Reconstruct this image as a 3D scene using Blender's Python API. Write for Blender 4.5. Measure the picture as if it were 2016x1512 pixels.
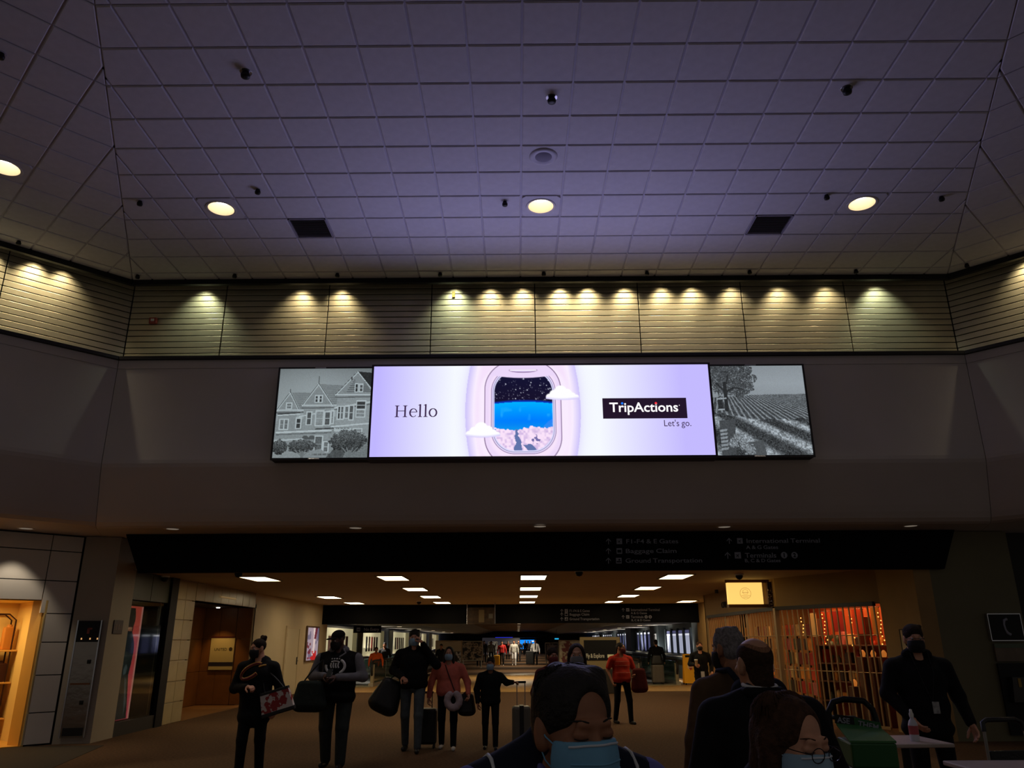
import bpy, bmesh, math, random
import numpy as np
from mathutils import Vector, Matrix
random.seed(7); RNG = np.random.default_rng(11)
scn = bpy.context.scene
for o in list(bpy.data.objects): bpy.data.objects.remove(o)
col = scn.collection

# ------------------------------------------------------------------ camera
F_PX, CX, CY, CAM_Z = 1514.0, 1008.0, 756.0, 1.65
PITCH, YAW, ROLL = math.radians(18.45), math.radians(0.32), math.radians(0.27)
c_f = np.array([-math.sin(YAW)*math.cos(PITCH), math.cos(YAW)*math.cos(PITCH), math.sin(PITCH)])
c_r = np.array([math.cos(YAW), math.sin(YAW), 0.0]); c_u = np.cross(c_r, c_f)
c_r2 = c_r*math.cos(ROLL) - c_u*math.sin(ROLL); c_u2 = c_u*math.cos(ROLL) + c_r*math.sin(ROLL)
C0 = np.array([0, 0, CAM_Z])
cam = bpy.data.cameras.new('camera'); cam_o = bpy.data.objects.new('camera', cam); col.objects.link(cam_o)
cam.sensor_fit = 'HORIZONTAL'; cam.sensor_width = 36.0; cam.lens = F_PX/2016.0*36.0
cam.clip_start = 0.05; cam.clip_end = 400
cam_o.matrix_world = Matrix(((c_r2[0], c_u2[0], -c_f[0], 0), (c_r2[1], c_u2[1], -c_f[1], 0), (c_r2[2], c_u2[2], -c_f[2], CAM_Z), (0, 0, 0, 1)))
scn.camera = cam_o
def _ray(x, y): return c_f + c_r2*(x-CX)/F_PX - c_u2*(y-CY)/F_PX
def at(x, y, Y): d = _ray(x, y); return C0 + d*(Y/d[1])          # photo pixel -> point at depth Y
def at_z(x, y, Z): d = _ray(x, y); return C0 + d*((Z-CAM_Z)/d[2])   # photo pixel -> point at height Z
def at_x(x, y, X): d = _ray(x, y); return C0 + d*(X/d[0])

# ------------------------------------------------------------------ world + exposure
w = bpy.data.worlds.new('world'); scn.world = w; w.use_nodes = True
bg = w.node_tree.nodes['Background']; bg.inputs[0].default_value = (1.0, 0.93, 0.86, 1); bg.inputs[1].default_value = 0.085
scn.view_settings.view_transform = 'Standard'; scn.view_settings.look = 'None'
scn.view_settings.exposure = 0.0; scn.view_settings.gamma = 1.0; scn.view_settings.use_curve_mapping = False
SCREEN_GAIN = 1.0      # LED wall emission
COVE_W = 68.0          # wall-washer watts
PANEL_GAIN = 11.0       # corridor ceiling panels emission

# ------------------------------------------------------------------ helpers
def lin(c):
    r = []
    for v in c[:3]:
        v = v/255.0
        r.append(v/12.92 if v <= 0.04045 else ((v+0.055)/1.055)**2.4)
    return tuple(r) + (1.0,)
MATS = {}
def M(name, colr, rough=0.6, metal=0.0, emit=None, es=1.0, noise=None, bump=None, spec=0.5, alpha=None, trans=0.0, sheen=0.0):
    """principled material; colr in 0-255 sRGB; noise=(scale, amount); bump=(scale, strength)"""
    if name in MATS: return MATS[name]
    m = bpy.data.materials.new(name); m.use_nodes = True; MATS[name] = m
    nt = m.node_tree; b = nt.nodes['Principled BSDF']
    c = lin(colr); b.inputs['Base Color'].default_value = c
    b.inputs['Roughness'].default_value = rough; b.inputs['Metallic'].default_value = metal
    b.inputs['Specular IOR Level'].default_value = spec
    if trans: b.inputs['Transmission Weight'].default_value = trans
    if alpha is not None: b.inputs['Alpha'].default_value = alpha
    if emit: b.inputs['Emission Color'].default_value = lin(emit); b.inputs['Emission Strength'].default_value = es
    if noise or bump:
        tc = nt.nodes.new('ShaderNodeTexCoord')
    if noise:
        n = nt.nodes.new('ShaderNodeTexNoise'); n.inputs['Scale'].default_value = noise[0]; n.inputs['Detail'].default_value = 4
        nt.links.new(tc.outputs['Object'], n.inputs['Vector'])
        r = nt.nodes.new('ShaderNodeMix'); r.data_type = 'RGBA'
        a = noise[1]
        r.inputs['A'].default_value = tuple(max(0, v*(1-a)) for v in c[:3]) + (1,)
        r.inputs['B'].default_value = tuple(min(1, v*(1+a)) for v in c[:3]) + (1,)
        mp = nt.nodes.new('ShaderNodeMapRange'); mp.inputs['From Min'].default_value = .3; mp.inputs['From Max'].default_value = .7
        nt.links.new(n.outputs['Fac'], mp.inputs['Value']); nt.links.new(mp.outputs['Result'], r.inputs['Factor'])
        nt.links.new(r.outputs['Result'], b.inputs['Base Color'])
    if bump:
        n2 = nt.nodes.new('ShaderNodeTexNoise'); n2.inputs['Scale'].default_value = bump[0]; n2.inputs['Detail'].default_value = 3
        nt.links.new(tc.outputs['Object'], n2.inputs['Vector'])
        bp = nt.nodes.new('ShaderNodeBump'); bp.inputs['Strength'].default_value = bump[1]; bp.inputs['Distance'].default_value = .01
        nt.links.new(n2.outputs['Fac'], bp.inputs['Height']); nt.links.new(bp.outputs['Normal'], b.inputs['Normal'])
    return m
def M_attr(name, gain=1.0, base=0.0):
    """flat print / screen: colour from the mesh's own colour attribute, emitted (gain) and diffusely reflected (base)"""
    if name in MATS: return MATS[name]
    m = bpy.data.materials.new(name); m.use_nodes = True; MATS[name] = m
    nt = m.node_tree; b = nt.nodes['Principled BSDF']; a = nt.nodes.new('ShaderNodeAttribute'); a.attribute_name = 'print'
    b.inputs['Roughness'].default_value = .5
    if base > 0: nt.links.new(a.outputs['Color'], b.inputs['Base Color'])
    else: b.inputs['Base Color'].default_value = (0, 0, 0, 1); b.inputs['Specular IOR Level'].default_value = 0.0
    if gain > 0:
        nt.links.new(a.outputs['Color'], b.inputs['Emission Color']); b.inputs['Emission Strength'].default_value = gain
    return m

class MB:
    """collects shapes into one mesh"""
    def __init__(s): s.v = []; s.f = []; s.sm = []
    def add(s, vs, fs, smooth=False):
        n = len(s.v); s.v += [tuple(map(float, p)) for p in vs]; s.f += [tuple(i+n for i in f) for f in fs]; s.sm += [smooth]*len(fs); return s
    def box(s, x0, x1, y0, y1, z0, z1, R=None, T=None):
        vs = [(x, y, z) for z in (z0, z1) for y in (y0, y1) for x in (x0, x1)]
        if R is not None: vs = [R @ Vector(p) for p in vs]
        if T is not None: vs = [Vector(p)+Vector(T) for p in vs]
        return s.add(vs, [(0, 2, 3, 1), (4, 5, 7, 6), (0, 1, 5, 4), (2, 6, 7, 3), (0, 4, 6, 2), (1, 3, 7, 5)])
    def rbox(s, x0, x1, y0, y1, z0, z1, b=.02, T=None, R=None):
        """bevelled box"""
        bm = bmesh.new(); bmesh.ops.create_cube(bm, size=1)
        for v in bm.verts: v.co = Vector(((x0+x1)/2+v.co.x*(x1-x0), (y0+y1)/2+v.co.y*(y1-y0), (z0+z1)/2+v.co.z*(z1-z0)))
        bmesh.ops.bevel(bm, geom=list(bm.edges), offset=b, segments=2, affect='EDGES', profile=.5)
        bm.verts.index_update()
        vs = [v.co.copy() for v in bm.verts]
        if R is not None: vs = [R @ p for p in vs]
        if T is not None: vs = [p+Vector(T) for p in vs]
        s.add(vs, [tuple(v.index for v in f.verts) for f in bm.faces]); bm.free(); return s
    def prism(s, poly, a, b):
        """poly: list of 3D points (planar), extruded by vector from offset a to b"""
        n = len(poly); a = Vector(a); b = Vector(b)
        vs = [Vector(p)+a for p in poly] + [Vector(p)+b for p in poly]
        fs = [tuple(range(n-1, -1, -1)), tuple(range(n, 2*n))] + [(i, (i+1) % n, n+(i+1) % n, n+i) for i in range(n)]
        return s.add(vs, fs)
    def tube(s, pts, r, n=8, closed=False, cap=True):
        pts = [Vector(p) for p in pts]; m = len(pts); rs = r if hasattr(r, '__len__') else [r]*m
        prev = None; rings = []
        for i, p in enumerate(pts):
            if closed: t = (pts[(i+1) % m]-pts[i-1]).normalized()
            else: t = (pts[min(i+1, m-1)]-pts[max(i-1, 0)]).normalized()
            if prev is None:
                up = Vector((0, 0, 1)) if abs(t.z) < .9 else Vector((1, 0, 0)); a = t.cross(up).normalized()
            else:
                a = (prev - t*prev.dot(t))
                a = a.normalized() if a.length > 1e-6 else t.orthogonal().normalized()
            prev = a; b = t.cross(a)
            rings.append([p+(a*math.cos(2*math.pi*k/n)+b*math.sin(2*math.pi*k/n))*rs[i] for k in range(n)])
        vs = [q for r_ in rings for q in r_]; fs = []
        for i in range(m if closed else m-1):
            j = (i+1) % m
            for k in range(n): fs.append((i*n+k, i*n+(k+1) % n, j*n+(k+1) % n, j*n+k))
        s.add(vs, fs, True)
        if cap and not closed: s.add(rings[0], [tuple(range(n-1, -1, -1))]); s.add(rings[-1], [tuple(range(n))])
        return s
    def lathe(s, prof, n=24, T=(0, 0, 0), cap=True):
        """prof: list of (r, z) from bottom to top round the z axis"""
        vs = [(r*math.cos(2*math.pi*k/n)+T[0], r*math.sin(2*math.pi*k/n)+T[1], z+T[2]) for r, z in prof for k in range(n)]
        fs = [(i*n+k, i*n+(k+1) % n, (i+1)*n+(k+1) % n, (i+1)*n+k) for i in range(len(prof)-1) for k in range(n)]
        s.add(vs, fs, True)
        if cap:
            if prof[0][0] > 1e-4: s.add(vs[:n], [tuple(range(n-1, -1, -1))])
            if prof[-1][0] > 1e-4: s.add(vs[-n:], [tuple(range(n))])
        return s
    def mesh(s, name):
        me = bpy.data.meshes.new(name); me.from_pydata(s.v, [], s.f)
        if any(s.sm): me.polygons.foreach_set('use_smooth', s.sm)
        me.update(); return me
    def build(s, name, mat, parent=None, loc=None, rot=None, label=None):
        return ob(name, s.mesh(name), mat, parent, loc, rot, label)

def ob(name, me, mat=None, parent=None, loc=None, rot=None, label=None):
    o = bpy.data.objects.new(name, me); col.objects.link(o)
    if mat is not None and me is not None:
        if not me.materials: me.materials.append(mat)
    if parent is not None: o.parent = parent
    if loc is not None: o.location = loc
    if rot is not None: o.rotation_euler = rot
    if label: o['label'] = label
    return o
def thing(name, label, cat, loc=(0, 0, 0), rz=0, group=None):
    o = bpy.data.objects.new(name, None); col.objects.link(o); o.empty_display_size = .1
    o.location = loc; o.rotation_euler = (0, 0, rz); return tag(o, label, cat, group)
def tag(o, label, cat, group=None):
    o['label'] = label; o['category'] = cat
    if group: o['group'] = group
    return o
def struct(o): o['kind'] = 'structure'; return o
def dup(o, parent=None):
    c = o.copy(); col.objects.link(c)
    if parent is not None: c.parent = parent
    for ch in list(o.children): dup(ch, c)
    return c
def text_mesh(s, size, align='LEFT', extrude=.002, offset=0.0, space=1.0, sx=1.0):
    cu = bpy.data.curves.new('t', 'FONT'); cu.body = s; cu.size = size; cu.align_x = align; cu.extrude = extrude; cu.offset = offset
    cu.space_character = space; cu.space_word = .8; cu.resolution_u = 3
    o = bpy.data.objects.new('t', cu); col.objects.link(o); bpy.context.view_layer.update()
    me = bpy.data.meshes.new_from_object(o.evaluated_get(bpy.context.evaluated_depsgraph_get()))
    bpy.data.objects.remove(o); bpy.data.curves.remove(cu)
    me.materials.clear()
    R = Matrix(((sx, 0, 0, 0), (0, 0, -1, 0), (0, 1, 0, 0), (0, 0, 0, 1)))    # stand upright, facing -Y
    me.transform(R); return me
def text(name, s, size, mat, parent=None, loc=(0, 0, 0), rot=(0, 0, 0), **k):
    return ob(name, text_mesh(s, size, **k), mat, parent, loc, rot)

def grid_print(name, w, h, nx, ny, rgb, mat, parent=None, loc=(0, 0, 0), rot=(0, 0, 0)):
    """flat printed panel in the xz plane facing -Y; rgb array (ny, nx, 3) sRGB 0-1, row 0 at the top"""
    xs = np.linspace(0, w, nx); zs = np.linspace(h, 0, ny)
    X, Z = np.meshgrid(xs, zs); V = np.stack([X.ravel(), np.zeros(X.size), Z.ravel()], 1)
    i = np.arange((ny-1)*(nx-1)); r, c = i//(nx-1), i % (nx-1); a = r*nx+c
    Fc = np.stack([a, a+nx, a+nx+1, a+1], 1)
    me = np_mesh(name, V, Fc, smooth=False)
    ca = me.color_attributes.new('print', 'FLOAT_COLOR', 'POINT')
    s = np.clip(rgb.reshape(-1, 3), 0, 1); l = np.where(s <= .04045, s/12.92, ((s+.055)/1.055)**2.4)
    ca.data.foreach_set('color', np.concatenate([l, np.ones((len(l), 1))], 1).astype(np.float32).ravel())
    return ob(name, me, mat, parent, loc, rot)
def np_mesh(name, V, Fq, smooth=True):
    me = bpy.data.meshes.new(name); n = len(V); m = len(Fq)
    me.vertices.add(n); me.vertices.foreach_set('co', np.asarray(V, np.float32).ravel())
    me.loops.add(m*4); me.loops.foreach_set('vertex_index', np.asarray(Fq, np.int32).ravel())
    me.polygons.add(m); me.polygons.foreach_set('loop_start', np.arange(m, dtype=np.int32)*4)
    me.polygons.foreach_set('use_smooth', np.full(m, smooth)); me.update(calc_edges=True); return me
def vnoise(shape, cell, seed=0):
    """value noise array 0..1"""
    r = np.random.default_rng(seed); h, w = shape; gh, gw = int(h/cell)+3, int(w/cell)+3
    g = r.random((gh, gw)); y = np.arange(h)/cell; x = np.arange(w)/cell
    y0 = y.astype(int); x0 = x.astype(int); fy = (y-y0)[:, None]; fx = (x-x0)[None]
    fy = fy*fy*(3-2*fy); fx = fx*fx*(3-2*fx)
    return (g[y0][:, x0]*(1-fy)+g[y0+1][:, x0]*fy)*(1-fx) + (g[y0][:, x0+1]*(1-fy)+g[y0+1][:, x0+1]*fy)*fx
def in_poly(X, Y, poly):
    ins = np.zeros(X.shape, bool); n = len(poly)
    for i in range(n):
        x1, y1 = poly[i]; x2, y2 = poly[(i+1) % n]
        if y1 == y2: continue
        c = ((y1 > Y) != (y2 > Y)) & (X < (x2-x1)*(Y-y1)/(y2-y1)+x1); ins ^= c
    return ins

# ------------------------------------------------------------------ signed-distance modelling (organic shapes)
def sdf_mesh(prims, vox, k=.02):
    """prims: ('c',a,b,ra,rb) tapered capsule | ('e',c,r[,R]) ellipsoid | ('-e',c,r) carve | ('h',p,n) keep side opposite n. -> verts, quads"""
    lo = np.array([1e9]*3); hi = -lo
    for p in prims:
        if p[0] == 'c':
            for q, r in ((p[1], p[3]), (p[2], p[4])): lo = np.minimum(lo, np.array(q)-r); hi = np.maximum(hi, np.array(q)+r)
        elif p[0] == 'e':
            r = np.array(p[2]) if len(p) < 4 else np.full(3, max(p[2])); lo = np.minimum(lo, np.array(p[1])-r); hi = np.maximum(hi, np.array(p[1])+r)
    lo = lo-vox*2-k*.3; hi = hi+vox*2+k*.3
    n = np.ceil((hi-lo)/vox).astype(int)+1
    ax = [lo[i]+np.arange(n[i])*vox for i in range(3)]
    P = np.stack(np.meshgrid(*ax, indexing='ij'), -1).astype(np.float32)
    D = np.full(P.shape[:3], 9.0, np.float32)
    for p in prims:
        if p[0] == 'c':
            a = np.array(p[1], np.float32); ba = np.array(p[2], np.float32)-a; pa = P-a
            t = np.clip(pa@ba/max(float(ba@ba), 1e-9), 0, 1)
            d = np.sqrt(((pa-t[..., None]*ba)**2).sum(-1))-(p[3]+(p[4]-p[3])*t)
        elif p[0] in ('e', '-e'):
            q = P-np.array(p[1], np.float32)
            if len(p) > 3: q = q@np.array(p[3], np.float32)
            r = np.array(p[2], np.float32)
            k0 = np.sqrt(((q/r)**2).sum(-1)); k1 = np.sqrt(((q/(r*r))**2).sum(-1)); d = k0*(k0-1)/np.maximum(k1, 1e-6)
        else:
            nrm = np.array(p[2], np.float32); nrm = nrm/np.linalg.norm(nrm); d = (P-np.array(p[1], np.float32))@nrm
        if p[0] == '-e':
            kk = k*.5; d = -d; h = np.clip(.5+.5*(d-D)/kk, 0, 1); D = D*(1-h)+d*h+kk*h*(1-h)
        elif p[0] == 'h': D = np.maximum(D, d)
        else:
            h = np.clip(.5+.5*(D-d)/k, 0, 1); D = D*(1-h)+d*h-k*h*(1-h)
    return surface_nets(D, lo, vox)
def surface_nets(D, lo, vox):
    D[0] = D[-1] = 1; D[:, 0] = D[:, -1] = 1; D[:, :, 0] = D[:, :, -1] = 1
    S = D < 0; nx, ny, nz = D.shape
    corners = [(i, j, l) for i in (0, 1) for j in (0, 1) for l in (0, 1)]
    cs = sum(S[i:nx-1+i, j:ny-1+j, l:nz-1+l].astype(np.int8) for i, j, l in corners)
    act = (cs > 0) & (cs < 8); idx = np.argwhere(act)
    vid = np.full(act.shape, -1, np.int64); vid[act] = np.arange(len(idx))
    val = {c: D[idx[:, 0]+c[0], idx[:, 1]+c[1], idx[:, 2]+c[2]] for c in corners}
    acc = np.zeros((len(idx), 3)); cnt = np.zeros(len(idx))
    for a in corners:
        for d in range(3):
            if a[d]: continue
            b = list(a); b[d] = 1; va, vb = val[a], val[tuple(b)]
            m = (va < 0) != (vb < 0); t = np.where(m, va/np.where(m, va-vb, 1), 0)
            for e in range(3): acc[:, e] += np.where(m, a[e] + (t if e == d else 0), 0)
            cnt += m
    V = (idx+acc/np.maximum(cnt, 1)[:, None])*vox+lo
    Q = []
    for d in range(3):
        u, v = (d+1) % 3, (d+2) % 3
        sl0 = [slice(1, -1)]*3; sl0[d] = slice(0, -1); sl1 = list(sl0); sl1[d] = slice(1, None)
        s0 = S[tuple(sl0)]; s1 = S[tuple(sl1)]
        for flip in (0, 1):
            e = np.argwhere((s0 & ~s1) if not flip else (~s0 & s1))
            if not len(e): continue
            o = np.ones(3, int); o[d] = 0; e = e+o
            du = np.zeros(3, int); du[u] = 1; dv = np.zeros(3, int); dv[v] = 1
            g = lambda w_: vid[w_[:, 0], w_[:, 1], w_[:, 2]]
            q = np.stack([g(e-du-dv), g(e-dv), g(e), g(e-du)], 1)
            Q.append(q if not flip else q[:, ::-1])
    Q = np.concatenate(Q) if Q else np.zeros((0, 4), int)
    return V, Q[(Q >= 0).all(1)]
def sdf_obj(name, prims, vox, k, mat, parent=None, loc=None, xf=None, label=None):
    V, Q = sdf_mesh(prims, vox, k)
    if xf is not None: V = V@xf[0].T+xf[1]
    return ob(name, np_mesh(name, V, Q), mat, parent, loc, None, label)
def join_np(parts):
    Vs, Qs, n = [], [], 0
    for V, Q in parts: Vs.append(V); Qs.append(Q+n); n += len(V)
    return np.concatenate(Vs), np.concatenate(Qs)
# ================================================================== THE HALL (octagon): ceiling, clerestory, bulkhead
OC = Vector((0.43, -5.24)); AP = 17.96; T225 = math.tan(math.radians(22.5)); HC = 7.93
FAC = {'back': 0.0, 'left': math.radians(45), 'right': math.radians(-45)}
def fdir(k): a = FAC[k]; n = Vector((-math.sin(a), math.cos(a))); return n, Vector((n.y, -n.x))
def fpt(k, o, t, z): n, tv = fdir(k); p = OC+n*(AP+o)+tv*t; return Vector((p.x, p.y, z))
def flen(o): return (AP+o)*T225
def to_px(p):
    v = np.array(p)-C0; z = v@c_f
    return (CX+F_PX*(v@c_r2)/z, CY-F_PX*(v@c_u2)/z) if z > .1 else (-9e3, -9e3)

m_tile = M('acoustic ceiling tile', (196, 193, 200), .9, noise=(9, .05), bump=(160, .12))
m_tbar = M('painted ceiling grid bar', (176, 172, 186), .5, spec=.3)
m_slab = M('dark plenum above ceiling', (22, 22, 24), .9)
m_wall = M('grey painted bulkhead', (186, 178, 174), .55, noise=(.8, .05), bump=(40, .05))
m_trim = M('dark bronze trim', (40, 37, 40), .45, .2)
m_black = M('matt black enamel', (12, 12, 15), .5, spec=.3)
m_slat = M('champagne satin slat', (204, 194, 164), .45, .7, noise=(3, .06))
m_slatback = M('dark olive backing behind slats', (20, 19, 12), .9)
m_white = M('white lacquer', (225, 222, 215), .5)

def clip_poly(poly, f):
    out = []
    for i in range(len(poly)):
        a, b = poly[i], poly[(i+1) % len(poly)]; fa, fb = f(a), f(b)
        if fa >= 0: out.append(a)
        if (fa >= 0) != (fb >= 0): s = fa/(fa-fb); out.append((a[0]+(b[0]-a[0])*s, a[1]+(b[1]-a[1])*s))
    return out
ceiling = MB()
for k in FAC:   # plenum slab over each sector
    a = [fpt(k, -9.4, -flen(-9.4), HC+.35), fpt(k, -9.4, flen(-9.4), HC+.35), fpt(k, .5, flen(.5), HC+.35), fpt(k, .5, -flen(.5), HC+.35)]
    ceiling.prism(a, (0, 0, 0), (0, 0, .1))
ceiling = struct(ceiling.build('ceiling', m_slab))
PT = 0.611; GAP = .011; O_ROWS = [6.305-12.72+PT*i for i in range(-5, 11)] + [0.0]; T_OFF = .09-.43
HOLES = {'back': [(.381-.43, 10.24-12.72), (-4.49-.43, 10.24-12.72), (5.283-.43, 10.24-12.72)], 'left': [], 'right': []}
n_, t_ = fdir('left'); d_ = Vector((-6.886, 9.159))-OC; HOLES['left'].append((d_.dot(t_), d_.dot(n_)-AP))
VENTS = [(-3.29-.43, 10.82-12.72), (4.111-.43, 10.82-12.72)]
def cell_of(t, o):
    c = math.floor((t-T_OFF)/PT); r = next((i for i in range(len(O_ROWS)-1) if O_ROWS[i] <= o < O_ROWS[i+1]), 0)
    return c, r
HC_CELL = {k: {cell_of(t, o): None for t, o in v} for k, v in HOLES.items()}
V_CELL = {cell_of(t, o) for t, o in VENTS}
tile_mesh = {}
def tile_prism(poly):   # soft-edged tile: bevelled lower face
    b = MB(); n = len(poly); cx = sum(p[0] for p in poly)/n; cy = sum(p[1] for p in poly)/n
    q = [(cx+(p[0]-cx)*(1-.016/max(.05, math.hypot(p[0]-cx, p[1]-cy))), cy+(p[1]-cy)*(1-.016/max(.05, math.hypot(p[0]-cx, p[1]-cy)))) for p in poly]
    v = [(x, y, 0) for x, y in q]+[(x, y, .008) for x, y in poly]+[(x, y, .03) for x, y in poly]
    f = [tuple(range(n-1, -1, -1)), tuple(range(2*n, 3*n))]
    for i in range(n): j = (i+1) % n; f += [(i, j, n+j, n+i), (n+i, n+j, 2*n+j, 2*n+i)]
    return b.add(v, f)
tiles = []
for k in FAC:
    for r in range(len(O_ROWS)-1):
        o0, o1 = O_ROWS[r]+GAP, O_ROWS[r+1]-GAP
        for c in range(-16, 17):
            t0, t1 = T_OFF+c*PT+GAP, T_OFF+(c+1)*PT-GAP
            if k == 'back' and (c, r) in V_CELL: continue
            g = .008
            poly = clip_poly([(t0, o0), (t1, o0), (t1, o1), (t0, o1)], lambda p: flen(p[1])-g-p[0])
            poly = clip_poly(poly, lambda p: flen(p[1])-g+p[0]) if len(poly) > 2 else []
            if len(poly) < 3: continue
            A = abs(sum(poly[i][0]*poly[(i+1) % len(poly)][1]-poly[(i+1) % len(poly)][0]*poly[i][1] for i in range(len(poly))))/2
            if A < .0004: continue
            ct = sum(p[0] for p in poly)/len(poly); co = sum(p[1] for p in poly)/len(poly)
            x, y = to_px(fpt(k, co, ct, HC)); d = (fpt(k, co, ct, HC)-Vector((0, 0, CAM_Z))).length
            inview = -40 < x < 2056 and -40 < y < 1000
            tiles.append((inview, A/d**2*(1 if inview else 0), k, c, r, poly, ct, co, A > .3467))
tiles.sort(key=lambda q: -q[1])
rest = MB(); n_tile = 0
for inview, sz, k, c, r, poly, ct, co, full in tiles:
    a = FAC[k]; P = fpt(k, co, ct, HC); loc = [(p[0]-ct, p[1]-co) for p in poly]
    if (c, r) in HC_CELL[k]:
        HC_CELL[k][(c, r)] = P.copy(); h = .285; R0 = .205; N = 32; b = MB(); vi = []
        for i in range(N):
            th = 2*math.pi*(i+.5)/N; s = h/max(abs(math.cos(th)), abs(math.sin(th)))
            vi += [(R0*math.cos(th), R0*math.sin(th), 0), (s*math.cos(th), s*math.sin(th), 0), (s*math.cos(th)*1.02, s*math.sin(th)*1.02, .03)]
        b.add(vi, [(3*i, 3*((i+1) % N), 3*((i+1) % N)+1, 3*i+1)[::-1] for i in range(N)]+[(3*i+1, 3*((i+1) % N)+1, 3*((i+1) % N)+2, 3*i+2)[::-1] for i in range(N)])
        o = b.build('ceiling_tile', m_tile, ceiling, P, (0, 0, a)); n_tile += 1; continue
    if inview and n_tile < 300:
        key = full and 'full%d' % (r == len(O_ROWS)-2)
        if key and key in tile_mesh: me = tile_mesh[key]
        else:
            me = tile_prism(loc).mesh('ceiling_tile')
            if key: tile_mesh[key] = me
        ob('ceiling_tile', me, m_tile, ceiling, P, (0, 0, a)); n_tile += 1
    else:
        b = tile_prism(loc); ca, sa = math.cos(a), math.sin(a)
        rest.add([(P.x+x*ca-y*sa, P.y+x*sa+y*ca, P.z+z) for x, y, z in b.v], b.f)
o = rest.build('ceiling_tiles_beyond', m_tile, ceiling); o['kind'] = 'stuff'; o.name = 'ceiling_tiling'
# grid bars
for k in FAC:
    for c in range(-16, 17):
        t = T_OFF+c*PT; om = max(-9.2, abs(t)/T225-AP)
        if om > -.3 or (k != 'back' and (t*(1 if k == 'left' else -1)) < -1): continue
        a, b = fpt(k, om, t, HC+.016), fpt(k, 0, t, HC+.016); n, tv = fdir(k); w_ = Vector((tv.x, tv.y, 0))*.022
        MB().prism([a-w_, a+w_, b+w_, b-w_], (0, 0, 0), (0, 0, .012)).build('grid_bar', m_tbar, ceiling)
    for oo in O_ROWS[1:-1]:
        L = flen(oo); a, b = fpt(k, oo, -L, HC+.0165), fpt(k, oo, L, HC+.0165); n, tv = fdir(k); w_ = Vector((n.x, n.y, 0))*.022
        MB().prism([a-w_, b-w_, b+w_, a+w_], (0, 0, 0), (0, 0, .012)).build('grid_bar', m_tbar, ceiling)
for s in (-1, 1):  # mitre bars where the sectors meet
    a, b = fpt('back', -9.2, s*flen(-9.2), HC+.016), fpt('back', 0, s*flen(0), HC+.016)
    d = (b-a).normalized(); w_ = Vector((d.y, -d.x, 0))*.02
    MB().prism([a-w_, a+w_, b+w_, b-w_], (0, 0, 0), (0, 0, .012)).build('grid_bar', m_tbar, ceiling)

# downlights
m_can = M('downlight reflector', (190, 170, 140), .5, 0, emit=(255, 222, 176), es=.32)
m_lamp = M('glowing lamp face', (255, 250, 235), .5, emit=(255, 246, 226), es=6.0)
m_ring = M('downlight trim ring', (205, 198, 196), .4)
def downlight(P, r, label, group, watts):
    t = thing('downlight', label, 'ceiling light', P, 0, group)
    MB().lathe([(r*.93, 0), (r*1.08, -.012), (r*1.12, 0), (r*1.0, .01), (r*.93, .01), (r*.93, 0)], 40, cap=False).build('trim_ring', m_ring, t)
    MB().lathe([(r*.93, 0), (r*.90, .09), (r*.86, .19)], 40, cap=False).build('reflector', m_can, t)
    MB().lathe([(r*.87, .185), (r*.87, .21)], 40).build('lamp_face', m_lamp, t)
    if watts:
        L = bpy.data.lights.new('downlight_beam', 'SPOT'); L.energy = watts; L.color = (1, .82, .6); L.spot_size = math.radians(75); L.spot_blend = .6; L.shadow_soft_size = .12
        lo = bpy.data.objects.new('downlight_beam', L); col.objects.link(lo); lo.parent = t; lo.location = (0, 0, -.02)
    return t
for k in HC_CELL:
    for c, P in HC_CELL[k].items():
        if P is not None: downlight(P, .205, 'large round glowing downlight in the tiled ceiling '+('over the honey coloured shop side' if k == 'left' else 'in line with the ceiling loudspeaker' if abs(P.x) < 2 else 'on the house print side' if P.x < 0 else 'on the vineyard print side'), 'downlights in the tiled hall ceiling', 90)

# vents, loudspeaker, sprinklers
m_vent = M('grey air return grille', (138, 134, 150), .6)
for t_c, o_c in VENTS:
    c, r = cell_of(t_c, o_c); t0 = T_OFF+c*PT+PT/2; om = (O_ROWS[r]+O_ROWS[r+1])/2; P = fpt('back', om, t0, HC)
    v = thing('air_vent', 'square dark slatted air return grille in the ceiling on the '+('house' if t0 < 0 else 'vineyard')+' print side', 'vent', P, 0, 'air return grilles in the ceiling')
    h = .295; fr = MB()
    for a, b, c_, d in ((-h, h, -h, -h+.02), (-h, h, h-.02, h), (-h, -h+.02, -h, h), (h-.02, h, -h, h)): fr.box(a, b, c_, d, -.004, .03)
    fr.build('vent_frame', m_vent, v)
    MB().box(-h, h, -h, h, .05, .06).build('vent_back', m_slab, v)
    sl = None
    for i in range(16):
        y = -h+.03+i*(2*h-.06)/15
        if sl is None: sl = MB().box(-h+.02, h-.02, -.011, .011, -.002, .002).mesh('slat')
        ob('slat', sl, m_vent, v, (0, y, .012), (math.radians(35), 0, 0))
spk = thing('ceiling_speaker', 'round flush loudspeaker grille in the tiled ceiling', 'speaker', (.395, 8.997, HC))
MB().lathe([(.12, -.012), (.15, -.02), (.185, -.014), (.195, 0)], 40).build('speaker_ring', m_tbar, spk)
MB().lathe([(.0, -.03), (.07, -.028), (.115, -.012)], 40).build('speaker_cone', M('speaker mesh', (110, 105, 125), .7), spk)
m_chrome = M('chrome', (200, 200, 205), .2, .9)
def ceiling_dot(P, R, label, group):
    t = thing('sprinkler_head', label, 'sprinkler', P, 0, group)
    MB().lathe([(R*1.25, -.003), (R*1.3, 0)], 20).build('escutcheon', m_chrome if R > .045 else m_tbar, t)
    MB().lathe([(R*.35, -.075), (R*.9, -.07), (R, -.04), (R*.75, -.02), (R*.7, -.002)], 16).build('dome', m_black, t)
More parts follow.
